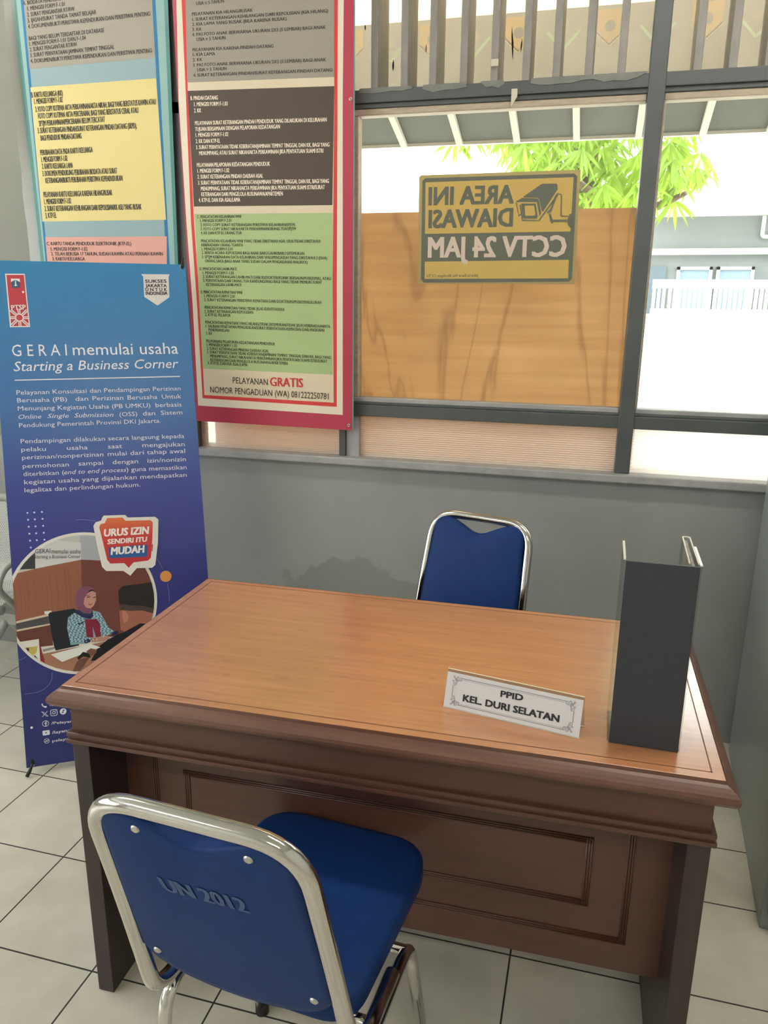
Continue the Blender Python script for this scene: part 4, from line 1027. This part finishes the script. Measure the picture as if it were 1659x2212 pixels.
# faded stencil on the back of the front chair
def chair_print(pad, lines, blobs):
    bm = letters(B(), lines, 0, 0.02)
    for p in blobs: flat(bm, p, 0)
    for v in bm.verts:
        x, s = v.co.x, v.co.z
        v.co = back_pt(x, s, .0102 - v.co.y)
    for f in bm.faces:
        f.normal_update()
        if f.normal.y > 0: f.normal_flip()
    obj('faded_stencil', bm, mat('faded_stencil_grey', '#3a4f78', .6), pad, recalc=False, label='faded grey stencil')
chair_print(pad, [('UN 2012', -66, 650, 60, 662, 62)], [])
make_chair('desk_chair', 'blue padded chair with chrome frame, behind the desk against the grey wall', (0.6044, 0.545, 0), 2.879)

# ---------------------------------------------------------------- filing cabinet at the right edge
cb = thing('filing_cabinet', 'grey steel cabinet at the right edge, beside the desk', 'cabinet', (1.476, 0.460, 0), radians(-3.3))
obj('carcass', bx(0, .46, 0.018, .832, 0.0, 1.32), M_steel, cb, bevel=.004)
for k in range(4):
    z = .05 + k * .315
    d = obj('drawer', bx(.012, .448, 0.0, .018, z, z + .30), M_steel, cb, bevel=.003)
    obj('handle', box(B(), .17, .29, -.022, 0.0, z + .20, z + .215), M_chrome, d, bevel=.003)

# ---------------------------------------------------------------- document holder on the desk
M_acr = glassy('clear_acrylic', '#f1f3f2', 1, None, gloss=0.05, rough=0.05)
M_aedge = mat('acrylic_edge_glint', '#f3efe2', 0.25, transl=.3)  # pale cream paints in the light that the clear edges catch
dh = thing('document_holder', 'tall black document holder with clear sides, near the right end of the desk', 'document holder', (1.060, -0.0236, 0.7355), radians(-0.5))
obj('black_panel', bx(0.002, .1135, 0, .004, 0, .3265), mat('black_card', '#31333a', 0.5, noise=.1, nscale=60), dh, bevel=.001)
obj('side_wall', bx(-.001, .0015, .004, .105, 0, .3265), M_acr, dh)
obj('side_wall', bx(.114, .1165, .004, .105, 0, .3265), M_acr, dh)
obj('base', bx(0, .1155, .004, .105, 0, .003), M_acr, dh)
obj('rim', box(B(), -.0016, .0021, .004, .105, .3265, .3285), M_aedge, dh)
obj('rim', box(B(), .1134, .1171, .004, .105, .3265, .3285), M_aedge, dh)
bm = B()
U = fillet([(.112, .012, 0), (.112, .165, 0), (.1005, .165, 0), (.0985, .012, 0)], .006, 5)
tube(bm, [(x, y, .3275) for x, y, z in U], .0013, 8)
obj('inner_rim', bm, M_aedge, dh)
bm = B()
box(bm, .099, .100, .012, .163, .003, .3265); box(bm, .111, .1118, .012, .163, .003, .3265)
obj('inner_sleeve', bm, M_acr, dh)
obj('paper_insert', bx(.1035, .1075, .014, .160, .003, .322), mat('buff_card', '#a39a90', .8, noise=.3, nscale=60), dh)
# ---------------------------------------------------------------- name plate
NPM = Matrix(((0.98563, -0.04991, 0.04991, 0.76776), (-0.16890, -0.29127 * 1.0, 0.29127, 0.01616), (0, 0, 0.95534, 0.7356), (0, 0, 0, 1)))
nu = Vector((0.98563273, -0.16890268, 0)); nv = Vector((0.04991415, 0.29127439, 0.95533649)); nb = nv.cross(nu)
npl = thing('name_plate', 'clear acrylic name plate with a white printed card on the desk', 'name plate')
npl.matrix_world = Matrix(((nu.x, nb.x, nv.x, 0.76776), (nu.y, nb.y, nv.y, 0.01616), (nu.z, nb.z, nv.z, 0.7356), (0, 0, 0, 1)))
obj('front_sheet', bx(0, .2492, .0012, .0032, 0, .0715), M_acr, npl)
for z in (.0712, -.0002):
    obj('sheet_edge', bx(0, .2492, .0008, .0036, z, z + .0011), M_aedge, npl)
card = patches('card', npl, [('#c9c7c6', 0, [(0.5, 1.5), (248.7, 1.5), (248.7, 66.2), (0.5, 66.2)])])
# rear leg of the folded sheet
lean = 0.30
bm = B()
loft(bm, [[(0, .0040, .0700), (.2492, .0040, .0700), (.2492, .0060, .0700), (0, .0060, .0700)],
          [(0, .0400, .0135), (.2492, .0400, .0135), (.2492, .0420, .0135), (0, .0420, .0135)]])
obj('rear_sheet', bm, M_acr, npl)
bm = B()
tube(bm, [(.0, .0410, .0130), (.2492, .0410, .0130)], .0012, 8)
obj('sheet_edge', bm, M_aedge, npl)
printed('lettering', card, NP_TEXT, '#2d2d30', 1, bold=0.05)
def spiral(cx, cz, r0, r1, a0, turns, n=16):
    return [(cx + (r0 + (r1 - r0) * k / n) * cos(a0 + turns * 2 * pi * k / n), cz + (r0 + (r1 - r0) * k / n) * sin(a0 + turns * 2 * pi * k / n)) for k in range(n + 1)]
orn = []
(ax, az), (bx_, bz), (cx_, cz), (dx_, dz) = NP_CORN
ln = lambda p, q, wd=.7: orn.extend(('#3c3c42', 1, s) for s in strip([p, q], wd))
x0n, x1n, z0n, z1n = 12.5, 236.5, 7.0, 60.5
ln((x0n + 16, z1n - 2), (x1n - 16, z1n - 2)); ln((x0n + 16, z0n + 2), (x1n - 16, z0n + 2))
ln((x0n + 1.5, z0n + 17), (x0n + 1.5, z1n - 17)); ln((x1n - 1.5, z0n + 17), (x1n - 1.5, z1n - 17))
for o_ in ((x0n + 19, z1n - 4.5, x1n - 19, z1n - 4.5), (x0n + 19, z0n + 4.5, x1n - 19, z0n + 4.5)):
    orn.extend(('#8e8e94', 1, s) for s in strip([(o_[0], o_[1]), (o_[2], o_[3])], .6))
for sx in (0, 1):
    for sz in (0, 1):
        for pth in (spiral(14, 4.2, 1, 3.8, 0, 1.4), spiral(4.2, 14, 1, 3.8, pi / 2, -1.4), spiral(6.5, 6.5, .8, 3.6, pi, 1.5), spiral(1.5, 1.5, .4, 2.0, 0, 1.2),
                    spiral(9.5, 1.5, .5, 1.9, pi, -1.1), spiral(1.5, 9.5, .5, 1.9, pi, 1.1), [(3, 3), (9, 9), (12, 7)], [(9, 9), (7, 12)]):
            q = [((x1n - x) if sx else (x0n + x), (z1n - z) if sz else (z0n + z)) for x, z in pth]
            orn.extend(('#5a5a62', 1, s) for s in strip(q, .65))
patches('card_ornament', card, orn)

# ---------------------------------------------------------------- CCTV notice stuck on the glass (seen from its back)
sg = thing('cctv_notice', 'yellow and dark CCTV notice stuck outside the window glass, lettering reversed', 'sign', (0.45, 1.36, 1.52))
M_sy = mat('sticker_yellow', '#d8b766', .5, transl=.3)
M_sd = mat('sticker_dark', '#5f6254', .5, transl=.12)
M_sp = mat('sticker_pink_white', '#dccab8', .5, transl=.25)
M_sc = mat('sticker_margin', '#b9ab78', .5, transl=.45)
def spatch(name, pts, lay, m):
    bm = B(); f = flat(bm, pts, lay)
    if f.normal.y > 0: f.normal_flip()
    return obj(name, bm, m, sg, recalc=False)
bm = prism(B(), [(x * .001, z * .001) for x, z in SG_PLATE], .0, .0006)
sheet = obj('backing_sheet', bm, M_sc, sg)
spatch('dark_border', SG_DARK, 1, M_sd).parent = sg
spatch('yellow_field', SG_Y1, 2, M_sy); spatch('yellow_field', SG_Y2, 2, M_sy)
def sletters(name, lines, bold, m, lay=3):
    bm = letters(B(), lines, lay, bold)
    for f in bm.faces:
        f.normal_update()
        if f.normal.y > 0: f.normal_flip()
    obj(name, bm, m, sg, recalc=False)
sletters('lettering', SG_TEXT, .035, M_sd); sletters('lettering', SG_CCTV, .032, M_sp); sletters('lettering', SG_SMALL, .012, M_sd)
bm = B()
for i, (c, pts) in enumerate(SG_CAM):
    f = flat(bm, pts, 3 + i * .3, 0 if c == 'd' else 1)
    if f.normal.y > 0: f.normal_flip()
obj('camera_symbol', bm, [M_sd, M_sy], sg, recalc=False)

# ---------------------------------------------------------------- banners on the window wall
def vinyl(name, col, spec=.4, rough=.38):
    return mat(name, col, rough, spec=spec, noise=.05, nscale=2.5, bump=.35, bscale=5)
def grommet(parent, x, z, y=-.001):
    bm = B()
    n = 20
    a = [bm.verts.new((x + .0055 * cos(2 * pi * k / n), y - .0006, z + .0055 * sin(2 * pi * k / n))) for k in range(n)]
    c = [bm.verts.new((x + .0038 * cos(2 * pi * k / n), y - .0022, z + .0038 * sin(2 * pi * k / n))) for k in range(n)]
    d = [bm.verts.new((x + .0022 * cos(2 * pi * k / n), y - .0004, z + .0022 * sin(2 * pi * k / n))) for k in range(n)]
    for p, q in ((a, c), (c, d)):
        for k in range(n): bm.faces.new((p[k], q[k], q[(k + 1) % n], p[(k + 1) % n]))
    return obj('grommet', bm, mat('grommet_nickel', '#b8b5ad', .3, metal=.9), parent, smooth=True)

rb = thing('wall_banner', 'red bordered list banner hung before the window, with dark and green panels', 'banner', (-.415, 1.30, 1.03))
pts = [(x * .001, z * .001) for x, z in RED_SHEET]
rsheet = obj('banner_sheet', prism(B(), pts, 0, .0010), vinyl('red_vinyl', '#a83449'), rb)
patches('border_strip', rsheet, [('#4f8f84', 1, RED_EDGE)])
RC = {'cream': '#d9cfb8', 'redline': '#c83c3a', 'beige': '#cfc0a5', 'grey': '#918b7e', 'dark': '#4f443b', 'green': '#9db27c'}
RN = {'cream': 'border_band', 'redline': 'border_line', 'beige': 'panel_ground', 'grey': 'text_panel', 'dark': 'text_panel', 'green': 'text_panel'}
RL = {'grey': 'light grey panel', 'dark': 'dark brown panel', 'green': 'pale green panel', 'redline': 'thin red line', 'cream': 'cream band', 'beige': 'beige ground'}
for i, (k, p) in enumerate(RED_ZONES):
    patches(RN[k], rsheet, [(RC[k], 1 + min(i, 3), p)], label=RL[k])
printed('printed_text', rsheet, RED_GREY_TEXT, '#3a342e', 6, .02)
printed('printed_text', rsheet, RED_DARK_TEXT, '#e8dcc6', 6, .02, label='cream lettering')
printed('printed_text', rsheet, RED_GREEN_TEXT, '#3d3f2e', 6, .018)
printed('printed_text', rsheet, RED_FOOT_TEXT, '#2c2620', 6, .004)
printed('printed_text', rsheet, RED_GRATIS, '#b9302f', 6, .028, label='red lettering')
for x, z in RED_GROM: grommet(rb, x * .001, z * .001)

tb = thing('wall_banner', 'teal bordered list banner taped to the white wall, with yellow and pink panels', 'banner', (-1.02, 1.32, 1.2))
pts = [(-.0205, 1.36), (-.0092, .25), (.557, .25), (.5815, 1.36)]
tsheet = obj('banner_sheet', prism(B(), pts, 0, .0010), vinyl('teal_vinyl', '#447f78'), tb)
TCc = {'lightteal': '#86aaa4', 'blueline': '#1f6f9c', 'bluegrey': '#869fa2', 'grey': '#979184', 'yellow': '#d3c382', 'pink': '#cf9a8c'}
TN = {'lightteal': 'border_band', 'blueline': 'border_line', 'bluegrey': 'panel_ground', 'grey': 'text_panel', 'yellow': 'text_panel', 'pink': 'text_panel'}
TLb = {'grey': 'grey panel', 'yellow': 'pale yellow panel', 'pink': 'pink panel', 'blueline': 'blue line', 'lightteal': 'light teal band', 'bluegrey': 'blue grey ground'}
for i, (k, p) in enumerate(TEAL_ZONES):
    patches(TN[k], tsheet, [(TCc[k], 1 + min(i, 3), p)], label=TLb[k])
for T_ in (TEAL_GREY_TEXT, TEAL_YELLOW_TEXT, TEAL_PINK_TEXT):
    printed('printed_text', tsheet, T_, '#35322c', 6, .02)
# clear tape down its left edge
random.seed(3)
tp = obj('clear_tape', prism(B(), [(x, z) for x, z in ([(-.050 + random.uniform(-.003, .003), .27 + k * .06) for k in range(18)] + [(-.004, 1.29), (-.004, .27)])], -.0012, -.0008), glassy('clear_tape', '#f2f2ee', 1, '#c9c8c0', .06, rough=.25, dscale=30, gloss=.05), tb)

# ---------------------------------------------------------------- roll-up style X banner
xb = thing('x_banner', 'tall blue X-stand banner with white lettering and a round photograph, left of the desk', 'banner')
XU = Vector((0.84139453, 0.54042136, 0)); XV = Vector((-0.14507743, 0.22587441, 0.96329294)); XB_ = XV.cross(XU)
xb.matrix_world = Matrix(((XU.x, XB_.x, XV.x, -0.64142908), (XU.y, XB_.y, XV.y, 0.52023386), (XU.z, XB_.z, XV.z, 0.02741625), (0, 0, 0, 1)))
def gradient_mat(name, stops, axis, lo, hi, rough=.36):
    m = bpy.data.materials.new(name); m.use_nodes = True
    nt = m.node_tree; b = nt.nodes['Principled BSDF']
    tc = nt.nodes.new('ShaderNodeTexCoord'); sp = nt.nodes.new('ShaderNodeSeparateXYZ')
    nt.links.new(tc.outputs['Object'], sp.inputs[0])
    mr = nt.nodes.new('ShaderNodeMapRange'); mr.inputs['From Min'].default_value = lo; mr.inputs['From Max'].default_value = hi
    nt.links.new(sp.outputs[axis], mr.inputs[0])
    r = nt.nodes.new('ShaderNodeValToRGB')
    r.color_ramp.elements[0].position = stops[0][0]; r.color_ramp.elements[0].color = lin(stops[0][1])
    r.color_ramp.elements[1].position = stops[-1][0]; r.color_ramp.elements[1].color = lin(stops[-1][1])
    for p, c in stops[1:-1]:
        e = r.color_ramp.elements.new(p); e.color = lin(c)
    nt.links.new(mr.outputs[0], r.inputs[0]); nt.links.new(r.outputs[0], b.inputs['Base Color'])
    b.inputs['Roughness'].default_value = rough
    return m
XW, XH = .5994, 1.6003
M_xb = gradient_mat('printed_blue_gradient', [(0, '#1e2a66'), (.35, '#2b2f76'), (.55, '#333f8c'), (.72, '#2f66a0'), (1, '#2b7cae')], 2, 0, XH)
xs = obj('banner_sheet', bx(0, XW, 0, .0008, 0, XH), M_xb, xb)
def bold(lines): return lines
printed('headline_text', xs, XB_HEAD, '#e6e6ea', 2, .006)
printed('headline_text', xs, XB_HEAD2, '#e6e6ea', 2, .01, shear=.22)
printed('paragraph_text', xs, XB_BODY, '#dcdce4', 2, .006)
printed('paragraph_text', xs, XB_BODY_IT, '#dcdce4', 2, .004, shear=.25)
patches('underline', xs, [('#e6e6ea', 2, XB_RULE)])
# logo card
items = [('#e2dcd8', 1, XB_CARD), ('#b8404c', 2, XB_CARD_RED)]
em = XB_EMBLEM
ecx = sum(p[0] for p in em) / 4; ecz = sum(p[1] for p in em) / 4
items += [('#e2dcd8', 3, [(ecx - 13, ecz + 14), (ecx + 13, ecz + 14), (ecx + 13, ecz + 3), (ecx - 13, ecz + 3)]),
          ('#2f5f72', 4, [(ecx, ecz + 10), (ecx + 12, ecz + 4), (ecx + 11, ecz - 12), (ecx + 6, ecz - 15), (ecx - 6, ecz - 15), (ecx - 11, ecz - 12), (ecx - 12, ecz + 4)]),
          ('#dfe3ea', 5, [(ecx - 1, ecz + 8), (ecx + 1, ecz + 8), (ecx + 2, ecz - 6), (ecx + 6, ecz - 9), (ecx - 6, ecz - 9), (ecx - 2, ecz - 6)]),
          ('#f0e4e0', 3, circ(XB_KNOB, 3.4))]
sx_, sz_ = XB_STAR
for k in range(8):
    a = pi * k / 4
    for d in (-2.6, 2.6):
        p0 = (sx_ + 9 * cos(a) - d * sin(a), sz_ + 9 * sin(a) + d * cos(a))
        R_ = (28 if k % 2 == 0 else 34)
        R_ = 26 if k in (0, 4) else R_
        p1 = (sx_ + R_ * cos(a) - d * sin(a), sz_ + R_ * sin(a) + d * cos(a))
        items += [('#e2dcd8', 4, q) for q in strip([p0, p1], 3.2)]
items += [('#e2dcd8', 5, circ((sx_, sz_), 12.5)), ('#b8404c', 6, circ((sx_, sz_), 9.5))]
logo = patches('logo_card', xs, items)
printed('logo_text', xs, XB_PTSP, '#e2dcd8', 6, .03)
patches('shield_badge', xs, [('#d8d4d0', 1, XB_SHIELD)])
printed('badge_text', xs, XB_SHIELD_TEXT, '#26252c', 2, .03)
patches('dot_pattern', xs, [('#cfd0ea', 1, circ(c, 2.9, 14)) for c in XB_DOTS])
def flowing(p, n=7):
    q = [p[0]] + list(p) + [p[-1]]
    out = []
    for i in range(1, len(q) - 2):
        for k in range(n):
            s = k / n
            out.append(tuple(.5 * (2 * q[i][c] + (q[i + 1][c] - q[i - 1][c]) * s + (2 * q[i - 1][c] - 5 * q[i][c] + 4 * q[i + 1][c] - q[i + 2][c]) * s * s + (-q[i - 1][c] + 3 * q[i][c] - 3 * q[i + 1][c] + q[i + 2][c]) * s ** 3) for c in (0, 1)))
    return out + [p[-1]]
for l in XB_LINES: patches('thin_line', xs, [('#8f93bd', 1, q) for q in strip(flowing(l), 1.1)])
patches('orange_dot', xs, [('#c98a45', 2, circ(XB_ORANGE, 18.5))])
PC, PR = (202.5, 500.0), 228.0
fr_ = [('#dcd9d0', 1, clip_left(circ(PC, PR, 72), 0.4))]
patches('photo_frame', xs, fr_)
items = []
for i, (c, pts) in enumerate(XB_PHOTO):
    q = clip_circle(pts, PC, PR - 9.5)
    q = clip_left(q, 0.5) if q else q
    if q and len(q) > 2: items.append((c, 2 + i * .12, q))
for k, c in enumerate(XB_BATIK):
    items.append((('#23405c', '#d3e0e2')[k % 2], 6.6, circ(c, 1.7, 8)))
# wood grain of the panelled wall
random.seed(5)
for k in range(26):
    x = random.uniform(2, 205)
    if x > 195: continue
    zt = 600 + (x - 0) * .22
    q = strip([(x, random.uniform(560, zt - 8)), (x + 1, random.uniform(470, 540))], random.uniform(.5, 1.4))
    for s in q:
        s = clip_circle(s, PC, PR - 10)
        if s and len(s) > 2: items.append(('#7c4d3a', 2.55, s))
patches('photo_print', xs, items)
def cliptext(lines): return lines
printed('photo_caption', xs, XB_PHOTO_TEXT, '#3a3d44', 7.5, .01)
patches('bubble_frame', xs, [('#dedad2', 8, XB_BUBBLE_W)])
M_bub = gradient_mat('bubble_red_orange', [(0, '#b5202c'), (.55, '#c43a35'), (1, '#d5702f')], 2, .62, .78)
patches('speech_bubble', xs, [('#c43a35', 9, XB_BUBBLE_R)], mats={'#c43a35': M_bub})
patches('bubble_label', xs, [('#2b5a92', 10, XB_BUBBLE_B), ('#c43a35', 10, XB_EXCL)])
printed('bubble_text', xs, XB_BUBBLE_T, '#efe6e0', 11, .04, shear=.15)
printed('contact_text', xs, XB_CONTACT, '#dfe0e6', 2, .02)
I = XB_ICONS
wh, nv_ = '#dfe0e6', '#1f2a63'
it = []
x, z = I[0]
it += [(wh, 2, [(x - 8, z + 5), (x - 5, z + 7), (x - 3, z + 3), (x - 4, z + 1), (x + 1, z - 3), (x + 3, z - 2), (x + 8, z - 4), (x + 6, z - 8), (x + 2, z - 8), (x - 5, z - 2)])]
x, z = I[1]
it += [(wh, 2, q) for q in strip([(x - 8, z - 8), (x - 1, z - .5)], 1.6) + strip([(x + 1, z + 1), (x + 8, z + 8)], 1.6) + strip([(x - 9, z + 8), (x - 5, z + 8), (x + 9, z - 8), (x + 5, z - 8), (x - 9, z + 8)], 1.3)]
x, z = I[2]
sq = [(x + px, z + pz) for px, pz in rounded([(-9.5, -9.5), (9.5, -9.5), (9.5, 9.5), (-9.5, 9.5)], 5, 5)]
it += [(wh, 2, q) for q in strip(sq + sq[:1], 1.8)] + [(wh, 2, q) for q in ring((x, z), 5, 1.8)] + [(wh, 2, circ((x + 5.5, z + 5.5), 1.1, 10))]
x, z = I[3]
it += [(wh, 2, circ((x, z), 9.8)), (nv_, 3, [(x - .6, z + 6), (x + 1.4, z + 6), (x + 1.4, z - 3), (x - .6, z - 3)]), (nv_, 3, circ((x - 1.6, z - 3), 3)), (wh, 4, circ((x - 1.6, z - 3), 1.3)), (nv_, 3, [(x + 1.2, z + 6), (x + 5.5, z + 3), (x + 5.2, z + 1.4), (x + 1.2, z + 2.8)])]
x, z = I[4]
it += [(wh, 2, q) for q in ring((x, z), 9.8, 1.6)] + [(wh, 2, [(x - .8, z - 9), (x + 2, z - 9), (x + 2, z + 3), (x + 5, z + 6), (x + 2, z + 7), (x - .8, z + 4)]), (wh, 2, [(x - 3.4, z - .5), (x + 4.8, z - .5), (x + 4.6, z + 1.6), (x - 3.4, z + 1.6)])]
x, z = I[5]
it += [(wh, 2, [(x + px, z + pz) for px, pz in rounded([(-10.5, -7.5), (10.5, -7.5), (10.5, 7.5), (-10.5, 7.5)], 3, 4)]), (nv_, 3, [(x - 2, z - 3), (x + 3.6, z), (x - 2, z + 3)])]
x, z = I[6]
it += [(wh, 2, q) for q in ring((x, z), 8, 1.2) + ring((x - 5, z + 5), 7, .9) [16:30] + ring((x + 5, z - 5), 7, .9)[0:14] + strip([(x - 6, z - 5), (x + 6, z + 5)], .9) + strip([(x - 5, z + 5), (x + 5, z - 5)], .9)]
it += [(wh, 2, circ(I[7], 3.8)), (wh, 2, circ(I[8], 4.2))]
# arcs of the little globe may leave the ring: keep only what lies inside
it = [(c, l, p) for c, l, p in it if not (abs(p[0][0] - x) < 18 and abs(p[0][1] - z) < 18 and math.hypot(p[0][0] - x, p[0][1] - z) > 8.3)]
patches('contact_icon', xs, it)
for x, z in XB_GROM: grommet(xb, x * .001, z * .001, -.0006)
for x, z in ((XW - XB_GROM[0][0] * .001, XB_GROM[0][1] * .001), (XW - XB_GROM[1][0] * .001, XB_GROM[1][1] * .001)): grommet(xb, x, z, -.0006)
# stand: hub, crossing rods and the feet (local frame: x right, y back, z up the sheet)
hub = Vector((.30, .05, .62))
obj('hub', bx(.265, .335, .035, .075, .57, .67), M_black, xb, bevel=.006)
gx, gz = XB_GROM[1][0] * .001, XB_GROM[1][1] * .001
for sx in (gx, XW - gx):
    obj('upper_rod', tube(B(), [hub, (sx, .012, gz - .02), (sx + (.004 if sx > .3 else -.004), -.004, gz + .004)], .005, 10), M_black, xb, smooth=True)
    hx = sx + (.006 if sx > .3 else -.006)
    obj('hook_tip', tube(B(), [(sx, -.003, gz - .006), (sx + .002, -.005, gz + .006), (hx, -.002, gz + .028)], [.004, .0042, .003], 10), M_black, xb, smooth=True)
bxg, bzg = XB_GROM[0][0] * .001, XB_GROM[0][1] * .001
inv = xb.matrix_world.inverted()
for sx, fx, fy in ((bxg, -.633, .508), (XW - bxg, None, None)):
    if fx is None:
        wp = xb.matrix_world @ Vector((XW - .004, -.004, 0)); fx, fy = wp.x, wp.y
    ft = inv @ Vector((fx, fy, .006))
    obj('lower_rod', tube(B(), [hub, (sx, .010, bzg + .03), (sx, -.002, bzg)], .005, 10), M_black, xb, smooth=True)
    obj('foot', tube(B(), [(sx, -.003, bzg + .004), tuple(Vector((sx, -.004, bzg)).lerp(ft, .5)), tuple(ft)], [.004, .0055, .0062], 12), M_black, xb, smooth=True)
rf = inv @ Vector((-.60, 1.04, .008))
obj('rear_leg', tube(B(), [hub, tuple(rf)], .006, 10), M_black, xb, smooth=True)

# ---------------------------------------------------------------- steel waiting bench, far left
def perf_material():
    m = bpy.data.materials.new('perforated_steel'); m.use_nodes = True
    nt = m.node_tree; b = nt.nodes['Principled BSDF']
    b.inputs['Base Color'].default_value = lin('#b4b6ae'); b.inputs['Roughness'].default_value = .4
    tc = nt.nodes.new('ShaderNodeTexCoord'); sp = nt.nodes.new('ShaderNodeSeparateXYZ')
    nt.links.new(tc.outputs['Object'], sp.inputs[0])
    def mth(op, a, b_=None):
        n = nt.nodes.new('ShaderNodeMath'); n.operation = op
        for i, v in enumerate((a, b_)):
            if v is None: continue
            if isinstance(v, (int, float)): n.inputs[i].default_value = v
            else: nt.links.new(v, n.inputs[i])
        return n.outputs[0]
    P_ = .0085
    v = mth('ADD', sp.outputs[2], mth('MULTIPLY', sp.outputs[1], 1.0))
    row = mth('FLOOR', mth('DIVIDE', v, P_ * .87))
    odd = mth('MULTIPLY', mth('FLOORED_MODULO', row, 2.0), .5)
    fx = mth('SUBTRACT', mth('FRACT', mth('ADD', mth('DIVIDE', sp.outputs[0], P_), odd)), .5)
    fz = mth('MULTIPLY', mth('SUBTRACT', mth('FRACT', mth('DIVIDE', v, P_ * .87)), .5), .87)
    d = mth('SQRT', mth('ADD', mth('MULTIPLY', fx, fx), mth('MULTIPLY', fz, fz)))
    hole = mth('LESS_THAN', d, .29)
    tr_ = nt.nodes.new('ShaderNodeBsdfTransparent')
    mx = nt.nodes.new('ShaderNodeMixShader')
    nt.links.new(hole, mx.inputs[0]); nt.links.new(b.outputs[0], mx.inputs[1]); nt.links.new(tr_.outputs[0], mx.inputs[2])
    nt.links.new(mx.outputs[0], nt.nodes['Material Output'].inputs[0])
    return m
M_perf = perf_material()
bn = thing('waiting_bench', 'perforated grey steel waiting bench behind the blue banner, cut off by the left edge', 'bench', (-1.50, 1.0, 0))
def sheet(bm, prof, x0, x1, t=.002):
    loft(bm, [[(x0, y, z) for y, z in prof] + [(x0, y + .001, z - t) for y, z in prof[::-1]], [(x1, y, z) for y, z in prof] + [(x1, y + .001, z - t) for y, z in prof[::-1]]])
    return bm
for a, b_ in ((-.66, -.09), (-.06, .51)):
    prof = [(-.10, .385), (-.06, .392), (.05, .375), (.09, .40), (.115, .46), (.16, .70)]
    bm = B()
    A_ = [bm.verts.new((a + .02, y, z)) for y, z in prof]; C_ = [bm.verts.new((b_ - .02, y, z)) for y, z in prof]
    for i in range(len(prof) - 1): bm.faces.new((A_[i], C_[i], C_[i + 1], A_[i + 1]))
    st = obj('seat_shell', bm, M_perf, bn, recalc=False)
    obj('front_roll', tube(B(), [(a + .01, -.112, .368), (b_ - .01, -.112, .372)], .018, 14), M_perf_frame, st, smooth=True)
    obj('top_roll', tube(B(), [(a + .01, .163, .712), (b_ - .01, .163, .712)], .015, 12), M_perf_frame, st, smooth=True)
obj('beam', bx(-.7, .62, -.02, .03, .27, .315), M_perf_frame, bn, bevel=.004)
for x in (-.675, -.075, .525):
    obj('armrest', tube(B(), fillet([(x, .12, .46), (x, .09, .53), (x, -.10, .535), (x, -.15, .47), (x, -.06, .36)], .04), .011, 10), M_perf_frame, bn, smooth=True)
for x in (-.45, .42):
    obj('leg', tube(B(), fillet([(x - .02, -.30, .02), (x, .0, .29), (x, .20, .02)], .02), .015, 10), M_perf_frame, bn, smooth=True)

# small strips of tape
for (x, z, wd, h, a, lab) in ((0.627, 2.150, .022, .019, 0.0, 'small square of pale tape stuck on a vent slat'), (0.690, 2.055, .018, .042, .15, 'torn strip of pale tape hanging on the dark window rail')):
    q = [(-wd / 2, -h / 2 if a == 0 else -h / 2 - .008), (wd / 2, -h / 2 if a == 0 else -h / 2 + .02), (wd / 2, h / 2), (-wd / 2, h / 2)]
    t = obj('tape_strip', prism(B(), q, 0, .0006), mat('pale_tape', '#cfc8b4', .5, transl=.2))
    t.location = (x, 1.3335, z)
    tag(t, lab, 'tape')
